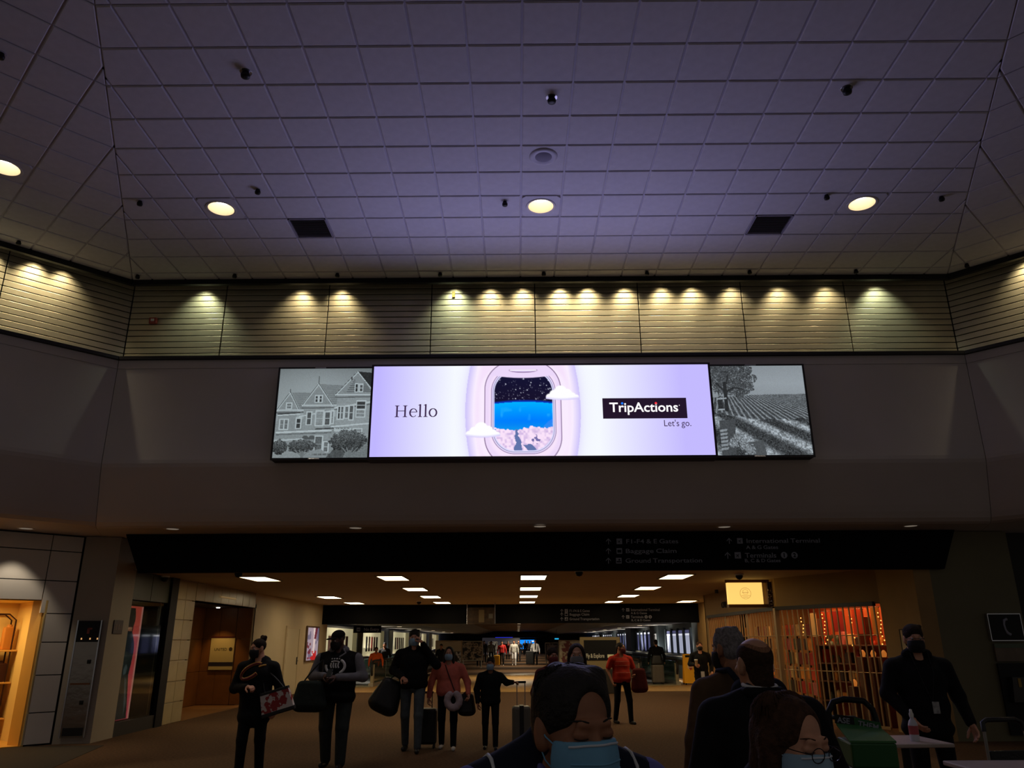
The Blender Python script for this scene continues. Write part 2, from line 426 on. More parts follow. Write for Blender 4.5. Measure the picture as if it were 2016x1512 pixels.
for x, y in ((484, 142), (1086, 192), (1667, 174)): ceiling_dot(at_z(x, y, HC), .055, 'black round dome fixture high in the tiled ceiling '+{484: 'on the house print side', 1086: 'in line with the loudspeaker', 1667: 'on the vineyard print side'}[x], 'black dome fixtures in mid ceiling')
for x, y in ((508, 373), (276, 396), (994, 397), (1627, 384), (1853, 387), (3, 105)): ceiling_dot(at_z(x, y, HC), .042, 'small black sprinkler head in the ceiling near the downlight row', 'sprinkler heads near the downlights')
for X in (-6.8, -5.05, -3.2, -1.35, .51, 2.36, 4.2, 6.1): ceiling_dot((X, 12.47, HC), .04, 'tiny black sprinkler head along the ceiling edge above the slatted band', 'sprinkler heads along the ceiling edge')
for k, t in (('left', 5.55), ('right', -7.05)): ceiling_dot(fpt(k, -.25, t, HC), .04, 'tiny black sprinkler head along the ceiling edge above the slatted band', 'sprinkler heads along the ceiling edge')

# ------------------------------------------------------------------ clerestory slats, ledge, bulkhead
O_SL = .42; Z_S0, Z_S1, N_SL = 6.32, 8.06, 15; PITCH_S = (Z_S1-Z_S0)/N_SL
def strip(k, prof, name, mat, inset=.004, kind=True, parent=None):
    """closed (o, z) profile swept along a facet between its mitres"""
    m = MB(); n = len(prof)
    A = [fpt(k, o, -flen(o)+inset, z) for o, z in prof]; B = [fpt(k, o, flen(o)-inset, z) for o, z in prof]
    m.add(A+B, [tuple(range(n)), tuple(range(2*n-1, n-1, -1))]+[(i, n+i, n+(i+1) % n, (i+1) % n) for i in range(n)])
    o = m.build(name, mat, parent)
    return struct(o) if kind else o
curve = [(-.10, 4.56), (-.094, 4.50), (-.07, 4.44)] + [(.30, 3.80), (.37, 3.69), (.44, 3.60), (.52, 3.545), (.62, 3.52)]
WP = [(.75, 6.34), (-.10, 6.34), (-.10, 6.19), (-.086, 6.185), (-.086, 6.165), (-.10, 6.16)] + curve + [(3.6, 3.52), (3.6, 4.6), (.75, 4.6)]
walls = {}
for k in FAC:
    walls[k] = strip(k, WP, 'wall_'+k, m_wall)
    strip(k, [(.54, 8.3), (.48, 8.3), (.48, 6.3), (.54, 6.3)], 'slat_backing', m_slatback, parent=walls[k], kind=False)
    strip(k, [(-.16, 6.345), (-.16, 6.40), (-.13, 6.41), (.40, 6.41), (.40, 6.345)], 'ledge_cap', m_trim, parent=walls[k], kind=False)
    strip(k, [(-.05, 7.835), (-.05, 7.95), (.0, 7.95), (.03, 7.86), (.03, 7.835)], 'ceiling_edge_trim', m_black, parent=walls[k], kind=False)
JX = {'back': [-5.43, -3.5, -1.57, .36, 2.29, 4.22, 6.15]}
slat_cache = {}
for k in FAC:
    H_ = flen(O_SL)
    if k == 'back': js = [-H_]+[x-.43 for x in JX['back']]+[H_]
    elif k == 'left': js = [H_-1.93*i-(0 if i == 0 else .12) for i in range(4)][::-1]
    else: js = [-H_+1.93*i+(0 if i == 0 else .12) for i in range(4)]
    for a, b in zip(js[:-1], js[1:]):
        for i in range(N_SL):
            z = Z_S0+i*PITCH_S; L = b-a-.018
            key = round(L, 3)
            if key not in slat_cache: slat_cache[key] = MB().rbox(-L/2, L/2, 0, .02, .004, PITCH_S-.011, .004).mesh('slat')
            n, tv = fdir(k); P = fpt(k, O_SL, (a+b)/2, z)
            ob('slat', slat_cache[key], m_slat, walls[k], P, (0, 0, FAC[k]))
    if k != 'back':   # far length of the band, out of the photograph
        r_ = MB(); lo, hi = (-H_, js[0]) if k == 'left' else (js[-1], H_)
        for i in range(N_SL):
            z = Z_S0+i*PITCH_S; A = [fpt(k, O_SL, lo, z+.004), fpt(k, O_SL, hi-.01, z+.004), fpt(k, O_SL, hi-.01, z+PITCH_S-.011), fpt(k, O_SL, lo, z+PITCH_S-.011)]
            n, tv = fdir(k); r_.prism(A, (0, 0, 0), (n.x*.02, n.y*.02, 0))
        o = r_.build('slat_run', m_slat, walls[k]); o['kind'] = 'stuff'
tab = MB().rbox(-.028, .028, -.02, 0, 0, .12, .004).build('wall_tab', M('brass tab', (120, 95, 25), .5, .4), None, at(893, 586, 13.138))
tag(tab, 'small olive brass tab fixed on the bright slatted band', 'wall tab')
for x, y in ((302, 632),):
    s_ = thing('strobe_beacon', 'small red and white alarm strobe on the dim slatted band', 'alarm strobe', at(x, y, 13.11))
    MB().rbox(-.07, .07, -.04, .03, -.06, .06, .015).build('housing', M('dull red plastic', (150, 60, 50), .5), s_)
    MB().rbox(-.03, .03, -.055, -.03, -.02, .03, .01).build('lens', m_white, s_)

# hidden wall-washer lamps in the slot above the slats
m_canb = M('black lamp can', (20, 20, 20), .6)
def washer(k, t, warm, watts, half=50, tilt=5):
    P = fpt(k, .19, t, 8.06); n, tv = fdir(k)
    c = thing('wall_washer', 'black wall washer lamp tucked in the slot above the slatted band', 'lamp', P, FAC[k], 'wall washers above the slatted band')
    MB().lathe([(.05, 0), (.05, .14), (.02, .16)], 16, cap=False).build('lamp_can', m_canb, c)
    MB().lathe([(.0, .06), (.045, .06)], 16).build('lamp_face', m_lamp, c)
    L = bpy.data.lights.new('washer_beam', 'SPOT'); L.energy = watts; L.color = warm; L.spot_size = math.radians(2*half); L.spot_blend = 1.0; L.shadow_soft_size = .05
    lo = bpy.data.objects.new('washer_beam', L); col.objects.link(lo); lo.parent = c; lo.location = (0, 0, -.01); lo.rotation_euler = (math.radians(tilt), 0, 0)
WARM = (1.0, .85, .56); COOL = (.88, 1.0, .74)
def t_at(x): return at(x, 585, 12.95)[0]-.43
for x, c, wv in ((392, COOL, .8), (585, WARM, .75), (665, WARM, .75), (893, COOL, 1.0), (965, WARM, .9), (1030, WARM, .9), (1105, WARM, 1.2), (1160, WARM, 1.2), (1235, WARM, 1.0), (1310, WARM, .9), (1370, WARM, .85), (1450, WARM, .6), (1545, WARM, .75), (1640, WARM, .65), (1740, COOL, .8)):
    washer('back', t_at(x), c, COVE_W*wv)
for d, c, wv in ((.85, WARM, .7), (1.3, WARM, 1.25), (2.0, WARM, 1.2), (2.8, COOL, 1.2), (3.6, WARM, 1.2), (4.6, WARM, 1)):
    washer('left', flen(.1)-d-.2, c, COVE_W*wv)
for d, c, wv in ((.95, WARM, .7), (1.6, WARM, 1.3), (2.4, WARM, 1.3), (3.3, WARM, 1.2), (4.3, WARM, 1)):
    washer('right', -flen(.1)+d+.2, c, COVE_W*wv)

# soffit downlights (pale lenses given a faint glow of their own)
m_lens = M('pale downlight lens', (180, 175, 165), .4, emit=(200, 185, 165), es=.25)
for x, y in ((340, 1041), (700, 1039), (1063, 1036), (1426, 1037), (1793, 1035)):
    P = at_z(x, y, 3.52); t = thing('soffit_downlight', 'small flat round downlight in the underside of the bulkhead', 'ceiling light', P, 0, 'soffit downlights')
    MB().lathe([(.10, -.004), (.13, -.012), (.15, -.002)], 28, cap=False).build('trim_ring', m_ring, t); MB().lathe([(.0, -.008), (.105, -.005)], 28).build('lens', m_lens, t)
Ps = Vector((-8.45, 13.28, 3.52))
t = thing('soffit_downlight', 'soffit downlight washing the pale panel wall beside the yellow shop', 'ceiling light', Ps)
MB().lathe([(.10, -.004), (.13, -.012), (.15, -.002)], 28, cap=False).build('trim_ring', m_ring, t); MB().lathe([(.0, -.008), (.105, -.005)], 28).build('lens', m_lens, t)
L = bpy.data.lights.new('soffit_beam', 'SPOT'); L.energy = 42; L.color = (1, .86, .66); L.spot_size = math.radians(80); L.spot_blend = .4; L.shadow_soft_size = .05
lo = bpy.data.objects.new('soffit_beam', L); col.objects.link(lo); lo.parent = t; lo.location = (0, 0, -.03); lo.rotation_euler = (0, 0, 0)
# ================================================================== LED WALL AND PRINTS ON THE BULKHEAD
SX0, SX1, SZ0, SZ1, SY = -2.42, 3.265, 4.52, 6.10, 12.35
SW, SH = SX1-SX0, SZ1-SZ0
def screen_art(nx, ny):
    # work in photo-like pixel space 660 x 178
    X, Y = np.meshgrid(np.linspace(0, 660, nx), np.linspace(0, 178, ny))
    def C_(r, g, b): return np.array([r, g, b])/255.0
    img = np.zeros((ny, nx, 3))
    def lerp(a, b, t): t = np.clip(t, 0, 1)[..., None]; return a*(1-t)+b*t
    img[:] = lerp(C_(192, 182, 255), C_(246, 250, 255), (X-10)/150)
    right = lerp(C_(246, 250, 255), C_(196, 186, 255), (X-440)/165); img = np.where((X > 410)[..., None], right, img)
    wht = C_(246, 250, 255); m = (X > 160) & (X < 440); img[m] = wht
    def rr(cx, cy, hw, hh, rad):     # rounded rectangle distance
        qx = np.abs(X-cx)-hw+rad; qy = np.abs(Y-cy)-hh+rad
        return np.hypot(np.maximum(qx, 0), np.maximum(qy, 0))+np.minimum(np.maximum(qx, qy), 0)-rad
    def soft(d, w_=1.0): return np.clip(.5-d/w_, 0, 1)
    def paint(d, c, w_=1.2):
        nonlocal img
        a = soft(d, w_)[..., None]; img = img*(1-a)+np.asarray(c)*a
    cx = 296; cy = 92
    bow = 9*((Y-89)/89)**2
    # moulded panel around the window (curved vertical sides)
    d = np.abs(X-cx+2)-(112-bow); sh = np.clip(-(d)/16, 0, 1)
    img = np.where((d < 0)[..., None], lerp(C_(206, 196, 250), C_(250, 238, 255), sh), img)
    a = np.exp(-np.maximum(d, 0)/9)*.5*(d >= 0); img = img*(1-a[..., None])+C_(214, 204, 252)*a[..., None]
    paint(np.abs(X-cx+2)-(92-bow*1.2), C_(246, 226, 252), 10)
    paint(rr(cx, cy+8, 88, 108, 70), C_(250, 236, 255), 8)
    paint(rr(cx-2, cy+2, 75, 104, 58), C_(112, 86, 128), 1.2)
    paint(rr(cx-2, cy+2, 73.6, 102.6, 57), C_(238, 218, 250), 1.2)
    paint(rr(cx-1, cy+2, 66, 92, 50), C_(248, 228, 252), 6)
    paint(rr(cx-1, cy-2, 63, 84, 46), C_(110, 86, 132), 1.0); paint(rr(cx-1, cy-2, 62, 83, 45), C_(232, 220, 255), 1.2)
    paint(rr(cx-1, cy-2, 59.5, 80.5, 43), C_(96, 90, 130), .9); paint(rr(cx-1, cy-2, 58.8, 79.8, 42.6), C_(222, 220, 255), 1)
    g = rr(cx-1, cy-2, 56.5, 77, 40)
    view = np.zeros_like(img); hz = 73+(X-cx)**2*.0011
    view[:] = lerp(C_(20, 20, 52), C_(24, 18, 44), (Y-20)/50)
    sea = lerp(C_(0, 176, 255), C_(0, 108, 255), (Y-hz)/48); sea = lerp(sea, np.broadcast_to(C_(10, 150, 240), sea.shape), (Y-108)/18)
    view = lerp(view, np.broadcast_to(C_(10, 60, 210), view.shape), 1-np.abs(Y-hz+1)/4)
    view = np.where((Y > hz)[..., None], sea, view)
    n1 = vnoise(X.shape, nx/660*14, 3); n2 = vnoise(X.shape, nx/660*4, 5)
    wisp = np.clip((vnoise(X.shape, nx/660*9, 9)-.72)*4, 0, 1)*((Y > hz+8) & (Y < 118)); view = lerp(view, np.broadcast_to(C_(90, 210, 255), view.shape), wisp*.3)
    view = np.where((np.hypot(X-372, Y-150) < 48)[..., None], view*.65+C_(120, 140, 240)*.35, view)
    coast = 127-4*np.clip((X-290)/20, 0, 1)+5*(n2-.5)+4*(n1-.5)
    land = lerp(C_(250, 226, 250), C_(206, 180, 226), (n2-.35)*1.6); dark = (np.hypot(X-318, Y-146) < 9) & (n2 > .5); land = np.where(dark[..., None], C_(120, 112, 170), land)
    view = np.where((Y > coast)[..., None], land, view)
    strait = np.abs(X-(282+(Y-127)*.05+4*(n1-.5))) < 2+.13*np.maximum(Y-127, 0)+2.5*(n2-.5)
    view = np.where((strait & (Y > 127))[..., None], C_(98, 116, 170), view)
    bay = (np.abs(X-304-(Y-158)*.9) < 9) & (Y > 156+4*(n2-.5)) & (Y < 170); view = np.where(bay[..., None], C_(98, 116, 170), view)
    r = np.random.default_rng(4)
    for _ in range(150):
        sx, sy = r.uniform(238, 354), r.uniform(22, 70); br = r.uniform(.3, 1)*(1 if r.random() < .35 else .45); rad = .55+br*.5
        a = np.clip(rad+.5-np.hypot(X-sx, Y-sy), 0, 1)*br; view = view*(1-a[..., None])+C_(235, 240, 255)*a[..., None]
    a = soft(g, 1.2)[..., None]; img = img*(1-a)+view*a
    # blind at the top with its pull
    sag = 19+6*(1-((X-cx+1)/64)**2); bl = np.maximum(rr(cx-2, cy+2, 72.5, 101.5, 56), Y-sag); paint(bl, C_(236, 216, 250), 1.2)
    paint(np.maximum(np.hypot((X-295)/27, (Y-9.5)/5)-1, 8-Y)*6, C_(130, 100, 146), 1.2); paint(np.maximum(np.hypot((X-295)/25.5, (Y-9.5)/3.4)-1, 8-Y)*6, C_(214, 196, 240), 1.2)
    paint(rr(295, 9.4, 26, 1.3, 1), C_(252, 244, 255), 1)
    for (ox, oy, S) in ((216, 132, 1.0), (371, 60, .97)):   # two clouds
        d = np.full(X.shape, 99.0)
        for bx, by, br in ((-26, 4, 7), (-16, -1, 10), (-3, -7, 13), (10, -3, 10), (20, 2, 7.5), (28, 5, 6)): d = np.minimum(d, np.hypot(X-ox-bx*S, (Y-oy-by*S))-br*S)
        d = np.minimum(d, rr(ox, oy+6*S, 33*S, 5*S, 5)); d = np.maximum(d, Y-oy-10*S+((X-ox)/30)**2*2.2)
        cc = lerp(C_(255, 255, 255), C_(206, 196, 250), (Y-oy-5*S+((X-ox)/30)**2*3)/6); a = soft(d, 1.5)[..., None]; img = img*(1-a)+cc*a
    return img
led = thing('led_wall', 'long bright LED advertising screen with Hello and an aircraft window view', 'screen', (SX0, SY, SZ0))
m_led = M_attr('led picture', SCREEN_GAIN)
grid_print('display', SW, SH, 660, 180, screen_art(660, 180), m_led, led, (0, 0, 0))
m_frame = M('dark plum screen casing', (46, 26, 44), .4)
MB().box(-.035, SW+.035, .01, .27, -.045, SH+.03).build('casing', m_frame, led)
fr = MB()
for a in ((-.035, 0, -.045, SH+.03), (SW, SW+.035, -.045, SH+.03), (0, SW, -.045, 0), (0, SW, SH, SH+.03)): fr.box(a[0], a[1], -.012, .01, a[2], a[3])
fr.build('bezel', m_frame, led)
PXM = SW/660.0
def sp(x, y): return ((x)*PXM, -.004, (178-y)*SH/178)       # screen pixel -> local
m_ink = M('dark plum screen lettering', (0, 0, 0), .5, spec=0, emit=(62, 42, 78), es=1.0)
# "Hello" in a serif face, built from strokes (units: 1 = cap height)
def serif_hello():
    b = MB(); E = .002
    def rect(x0, x1, z0, z1, sk=0): b.prism([(x0, 0, z0), (x1, 0, z0), (x1+sk, 0, z1), (x0+sk, 0, z1)], (0, 0, 0), (0, -E, 0))
    def stroke(pts, ws):
        n = len(pts); L, R = [], []
        for i in range(n):
            x0, z0 = pts[max(i-1, 0)]; x1, z1 = pts[min(i+1, n-1)]; d = math.hypot(x1-x0, z1-z0) or 1; nx, nz = -(z1-z0)/d, (x1-x0)/d
            L.append((pts[i][0]+nx*ws[i]/2, pts[i][1]+nz*ws[i]/2)); R.append((pts[i][0]-nx*ws[i]/2, pts[i][1]-nz*ws[i]/2))
        for i in range(n-1): b.prism([(q[0], 0, q[1]) for q in (R[i], R[i+1], L[i+1], L[i])], (0, 0, 0), (0, -E, 0))
    def serif(x, z, w_, up):
        s = .045 if up else -.045; rect(x-w_/2, x+w_/2, min(z, z+s*.9), max(z, z+s*.9))
        b.prism([(x-w_/3, 0, z+s), (x+w_/3, 0, z+s), (x+.07, 0, z+s*2), (x-.07, 0, z+s*2)][::1 if up else -1], (0, 0, 0), (0, -E, 0))
    def stem(x, h): rect(x-.068, x+.068, 0, h)
    for x in (.20, .88): stem(x, .98); serif(x, 0, .38, True); serif(x, .98, .38, False)
    rect(.2, .88, .49, .545)
    # e
    ex, rx, rz = 1.58, .325, .365; pts, ws = [], []
    for i in range(34):
        a = math.radians(8+i*(318-8)/33); pts.append((ex+rx*.88*math.cos(a), .36+rz*.93*math.sin(a))); t = abs(math.cos(a)); ws.append(.05+.085*t if math.cos(a) < 0 else .045+.05*t*(1 if a < 1.5 else .2))
    stroke(pts, ws); rect(ex-.28, ex+.315, .395, .445)
    for x in (2.14, 2.60): stem(x, 1.08); serif(x, 0, .36, True); b.prism([(x-.20, 0, 1.0), (x-.06, 0, .98), (x+.068, 0, 1.09), (x-.05, 0, 1.06)], (0, 0, 0), (0, -E, 0))
    ox = 3.22; pts, ws = [], []
    for i in range(41):
        a = math.radians(i*9); pts.append((ox+.295*math.cos(a), .36+.335*math.sin(a))); ws.append(.05+.085*abs(math.cos(a)))
    stroke(pts, ws)
    return b
hl = serif_hello().build('lettering_hello', m_ink, led, sp(44.5, 101.5)); s_ = 23.2*PXM; hl.scale = (s_*1.0, 1, s_*1.03)
# TripActions plaque
lx0, lx1, ly0, ly1 = 449, 612, 67, 107
MB().box(0, (lx1-lx0)*PXM, -.003, .002, 0, (ly1-ly0)*SH/178).build('logo_plaque', M('dark logo plaque', (0, 0, 0), .5, spec=0, emit=(36, 22, 42), es=1.0), led, (lx0*PXM, -.002, (178-ly1)*SH/178))
m_lw = M('white screen lettering', (0, 0, 0), .5, spec=0, emit=(255, 250, 252), es=1.1)
def fit(name, s, wpx, hpx, x, y, mat, parent, off=0.0):
    me = text_mesh(s, 1.0, offset=off, extrude=.001); v = np.empty(len(me.vertices)*3, np.float32); me.vertices.foreach_get('co', v); v = v.reshape(-1, 3)
    lo, hi = v.min(0), v.max(0); o = ob(name, me, mat, parent, sp(x, y)); o.location.y = -.008
    kx = wpx*PXM/(hi[0]-lo[0]); kz = hpx*SH/178/(hi[2]-lo[2]); o.scale = (kx, 1, kz); o.location.x -= lo[0]*kx; o.location.z -= lo[2]*kz; return o
fit('lettering_logo', 'TripActions', 133, 24.5, 462, 100.2, m_lw, led, .014)
for x, cc, nm in ((487, (30, 120, 255), 'blue'), (552.5, (255, 50, 60), 'red')):
    MB().prism([(math.cos(i*.524)*2.3*PXM, 0, math.sin(i*.524)*2.3*PXM) for i in range(12)][::-1], (0, 0, 0), (0, -.004, 0)).build('letter_dot', M(nm+' dot', (0, 0, 0), .5, spec=0, emit=cc, es=1.1), led, (x*PXM, -.010, (178-77.5)*SH/178), label=nm+' dot over the letter i')
fit('trademark_dot', '.', 1.6, 1.6, 597, 82.5, m_lw, led)
fit('lettering_tagline', "Let's go.", 52, 16.5, 566, 126.5, m_ink, led, .0)

# added spots in front of the display, boosting its violet light in the hall
for i in range(9):
    L = bpy.data.lights.new('led_boost_spot', 'SPOT'); L.energy = 36; L.color = (.48, .46, 1.0); L.spot_size = math.radians(176); L.spot_blend = 1.0; L.shadow_soft_size = 0.0
    lo = bpy.data.objects.new('led_boost_spot', L); col.objects.link(lo); lo.parent = led; lo.location = (SW*(i+.5)/9, -.03, SH*(.5+.3*(-1)**i)); lo.rotation_euler = (math.radians(-96), 0, 0)

# ---- grey prints either side
def house_print(nx, ny):
    X, Y = np.meshgrid(np.linspace(0, 1, nx), np.linspace(0, 1, ny)); rs = np.random.default_rng(8)
    g = .70-.16*(1-Y)*np.hypot(X-.45, Y-.3)-.10*np.exp(-Y*6); g = g.copy()
    n3 = vnoise(X.shape, 2.2, 1); n8 = vnoise(X.shape, 7, 2); fine = rs.random(X.shape)
    def P(poly, v, tex=0, stripes=0):
        nonlocal g
        m = in_poly(X, Y, poly); t = v+tex*(n3-.5)
        if stripes: t = t-.055*((Y*ny/stripes) % 1 < .35)
        g = np.where(m, t, g)
    def L(x0, y0, x1, y1, w_, v):
        nonlocal g
        dx, dy = x1-x0, y1-y0; t = np.clip(((X-x0)*dx+(Y-y0)*dy)/(dx*dx+dy*dy), 0, 1); g = np.where(np.hypot(X-x0-t*dx, Y-y0-t*dy) < w_, v, g)
    def W(x0, y0, x1, y1, v=.30):
        P([(x0-.012, y0-.015), (x1+.012, y0-.015), (x1+.012, y1+.012), (x0-.012, y1+.012)], .78); P([(x0, y0), (x1, y0), (x1, y1), (x0, y1)], v, .12); L(x0, (y0+y1)/2, x1, (y0+y1)/2, .004, .72)
    def house(gx0, gx1, ax, ay, ey, base, rx, ry, body):
        P([(ax, ay), (rx, ry), (rx, ey), (gx1, ey)], .56, .06, 5)                       # roof slope
        P([(gx0, ey), (ax, ay), (gx1, ey)], .60, .05, 4); P([(gx0+.02, ey), (gx1-.02, ey), (gx1-.02, base), (gx0+.02, base)], body, .06, 4)
        for s in (gx0, gx1): L(ax, ay, s, ey, .011, .76); L(ax, ay-.008, s+(s-ax)*.05, ey+.005, .004, .33)
        for dy in (0, .03): L(gx0, ey+dy, rx, ey+dy*.8, .007, .78 if dy == 0 else .42)
    P([(.0, .60), (1, .52), (1, 1), (0, 1)], .60, .08, 4)
    house(.0, .24, .13, .27, .47, .80, .40, .275, .60); house(.27, .60, .43, .175, .42, .80, .72, .195, .62); house(.62, 1.06, .85, .035, .30, .80, 1.2, .08, .64)
    P([(.85, .035), (1, .05), (1, .22)], .22, .08, 4)
    for x, y0, y1 in ((.13, .235, .27), (.43, .09, .175)): L(x, y0, x, y1, .004, .35)
    L(.785, .10, .785, .13, .006, .25)
    W(.105, .40, .15, .45, .45); W(.41, .315, .432, .38, .26); W(.452, .315, .474, .38, .26); W(.83, .185, .852, .265, .22); W(.88, .19, .905, .262, .32)
    for i in range(7): L(.74+i*.012, .265-i*.022, .82, .265-i*.022, .004, .33); L(.92, .262-i*.018, .995-i*.010, .262-i*.018, .004, .33)
    L(.02, .515, .25, .50, .008, .30); L(.02, .53, .25, .515, .006, .8); L(.25, .545, .62, .475, .006, .8); L(.62, .45, 1, .385, .008, .80); L(.62, .47, 1, .41, .005, .38)
    W(.05, .58, .085, .68, .5); W(.10, .58, .13, .68, .45); W(.225, .57, .265, .67, .24); W(.335, .50, .375, .63, .34); W(.43, .49, .50, .64, .58); W(.525, .50, .575, .635, .36); W(.595, .49, .61, .62, .5)
    W(.66, .44, .68, .57, .25); W(.69, .44, .715, .57, .42); W(.735, .44, .765, .56, .46); W(.785, .43, .82, .58, .36); W(.86, .38, .945, .46, .24); W(.86, .48, .94, .55, .55)
    L(.02, .72, .60, .70, .008, .82); L(.02, .745, .6, .725, .005, .40); L(.43, .685, .62, .675, .006, .25); L(.6, .66, 1, .625, .008, .8); W(.645, .69, .80, .70, .4); W(.84, .69, .92, .71, .3)
    for i in range(22): L(.65+i*.007, .672, .65+i*.007, .682, .002, .3)
    for cx in (.33, .40): m = (np.hypot(X-cx, (Y-.79)*1.0) < .036) & (Y < .80); g = np.where(m, .36, g)
    W(.44, .77, .51, .93, .40); W(.535, .83, .575, .93, .45); P([(.0, .80), (.30, .785), (.33, .80), (.0, .82)], .74)
    P([(0, .93), (.25, .86), (.4, 1), (0, 1)], .60, .06); P([(.3, .96), (.5, .90), (.62, 1), (.3, 1)], .58, .06); P([(.56, 1), (.66, .88), (.80, .88), (.74, 1)], .34, .12); P([(.78, .90), (1, .86), (1, 1), (.74, 1)], .52, .1, 5)
    L(.10, .80, .095, .95, .012, .72)
    def tree(cx, cy, rx, ry, tr):
        nonlocal g
        d = ((X-cx)/rx)**2+((Y-cy)/ry)**2+.5*(n8-.5)+.3*(n3-.5); m = d < 1; leaf = .30+.32*(fine-.5)+.25*(n3-.5)-.10*(Y-cy)/ry; g = np.where(m, leaf, g)
        if tr:
            for dx in (-.05, -.02, .02, .05): L(tr, .985, tr+dx*1.6, cy+ry*.6, .006, .50)
            L(tr, 1.0, tr, cy+ry*.9, .014, .48)
    tree(.06, .88, .09, .08, 0); tree(.30, .87, .15, .075, .31); tree(.79, .82, .20, .12, .81)
    for i in range(16): L(.42+i*.012, .955, .42+i*.012, .97, .003, .3)
    g = g+.05*(fine-.5)
    return np.stack([g*.93, g*1.0, g*1.02], -1)
def vine_print(nx, ny):
    X, Y = np.meshgrid(np.linspace(0, 1, nx), np.linspace(0, 1, ny)); rs = np.random.default_rng(18)
    n2 = vnoise(X.shape, 1.8, 1); n4 = vnoise(X.shape, 4, 2); n9 = vnoise(X.shape, 10, 3); fine = rs.random(X.shape)
    g = .68-.25*np.abs(Y-.2)+.03*(X-.5)
    hill = .325+.012*(1-X)+.05*np.clip(.45-X, 0, 1)
    # far rows: fan out to the lower right
    u = (X-.30-(Y-.32)*1.0)/(.25+(Y-.32)*1.15); row = .5+.5*np.sin(u*2*np.pi*9+1.5*(n9-.5)); far = .30+.34*np.clip(row*1.5-.6, 0, 1)+.22*(n2-.5)
    g = np.where(Y > hill, far, g)
    # near rows: broad bright hedges slanting down to the right
    v = (Y-.52-(X-.2)*.52)/(.09+.17*(Y-.45)); row2 = .5+.5*np.cos(v*2*np.pi*.62); near = .26+.42*np.clip(row2*1.4-.35, 0, 1)*(.55+.9*n4)+.30*(n2-.5)+.14*(fine-.5)
    m = Y > .52+.10*np.sin(X*3.0)*.6+.03*(n9-.5)+.06*X; g = np.where(m, near, g)
    def Pp(poly, val):
        nonlocal g
        g = np.where(in_poly(X, Y, poly), val+.10*(n2-.5), g)
    Pp([(.05, .62), (.22, .60), (.20, .99), (.05, 1)], .32); Pp([(.30, .86), (.50, .84), (.52, 1), (.34, 1)], .36)
    for i in range(6): Pp([(.05, .72+i*.04), (.13, .71+i*.04), (.12, .735+i*.04), (.05, .745+i*.04)], .62)
    for i, (x0, y0) in enumerate(((.19, .86), (.24, .82), (.28, .90), (.34, .94))): g = np.where(np.hypot(X-x0, Y-y0) < .055*(.6+.8*n4), .30+.5*n2, g)
    # big tree
    d = np.minimum(((X-.17)/.30)**2+((Y-.12)/.22)**2, ((X-.30)/.15)**2+((Y-.23)/.13)**2)+.55*(n9-.5)+.45*(n4-.5)
    crown = (d < 1) & (n2+.25*(1-d) > .40); g = np.where(d < 1, np.where(crown, .20+.20*fine+.12*(n4-.5), .58), g)
    def L(x0, y0, x1, y1, w_, val):
        nonlocal g
        dx, dy = x1-x0, y1-y0; t = np.clip(((X-x0)*dx+(Y-y0)*dy)/(dx*dx+dy*dy), 0, 1); g = np.where(np.hypot(X-x0-t*dx, Y-y0-t*dy) < w_, val+.08*(n2-.5), g)
    L(.145, .50, .145, .2, .020, .19); L(.145, .3, .24, .25, .010, .2); L(.24, .25, .34, .27, .007, .2); L(.145, .3, .06, .20, .009, .2); L(.145, .25, .19, .1, .008, .2)
    Pp([(.04, .37), (.15, .36), (.15, .375), (.04, .385)], .68); Pp([(.05, .39), (.10, .38), (.11, .49), (.06, .49)], .2); Pp([(.05, .49), (.12, .485), (.12, .50), (.05, .505)], .7)
    g = g+.05*(fine-.5)
    return np.stack([g*.93, g*.99, g*1.03], -1)
m_print = M_attr('backlit grey print', .72, .4)
for nm, fn, x0, x1, lab in (('house_print', house_print, -4.03, -2.46, 'backlit grey photograph print of gabled wooden houses and round trees'), ('vineyard_print', vine_print, 3.305, 4.875, 'backlit grey photograph print of vineyard rows under a big tree')):
    t = thing(nm, lab, 'picture', (x0, 12.385, 4.52)); w_ = x1-x0; h_ = 1.56
    grid_print('printed_face', w_, h_, 230, 228, fn(230, 228), m_print, t)
    MB().box(-.02, w_+.02, .008, .235, -.03, h_+.02).build('light_box', m_black, t)
    fb = MB()
    for a in ((-.03, 0, -.035, h_+.025), (w_, w_+.03, -.035, h_+.025), (0, w_, -.035, 0), (0, w_, h_, h_+.025)): fb.box(a[0], a[1], -.014, .01, a[2], a[3])
    fb.build('frame', M('dark steel frame', (60, 58, 60), .3, .6), t)
    for z in (-.02, h_+.012): MB().rbox(w_*.38, w_*.5, -.02, -.012, z-.01, z+.01, .004).build('latch', m_chrome, t)
# ================================================================== FLOOR, LINTEL SIGN, CORRIDOR
m_carpet = M('brown speckled carpet', (92, 68, 48), .95, noise=(26, .35), bump=(220, .3), spec=.15)
m_tan = M('tan terrazzo floor', (172, 134, 80), .55, noise=(5, .14))
m_dkc = M('dark brown carpet inset', (40, 32, 24), .95, noise=(30, .3))
floor = struct(MB().prism([(-14, -4, 0), (14, -4, 0), (14, 115, 0), (-14, 115, 0)], (0, 0, -.2), (0, 0, 0)).build('floor', m_carpet))
MB().prism([(-7.3, 28, 0), (7.0, 28, 0), (7.0, 47.5, 0), (-7.3, 38.6, 0)], (0, 0, -.01), (0, 0, .004)).build('terrazzo_strip', m_tan, floor)
MB().prism([(-10, 11.0, 0), (-6.3, 11.0, 0), (-7.0, 14.2, 0), (-9.5, 14.1, 0)], (0, 0, -.01), (0, 0, .005)).build('carpet_inset', m_dkc, floor)

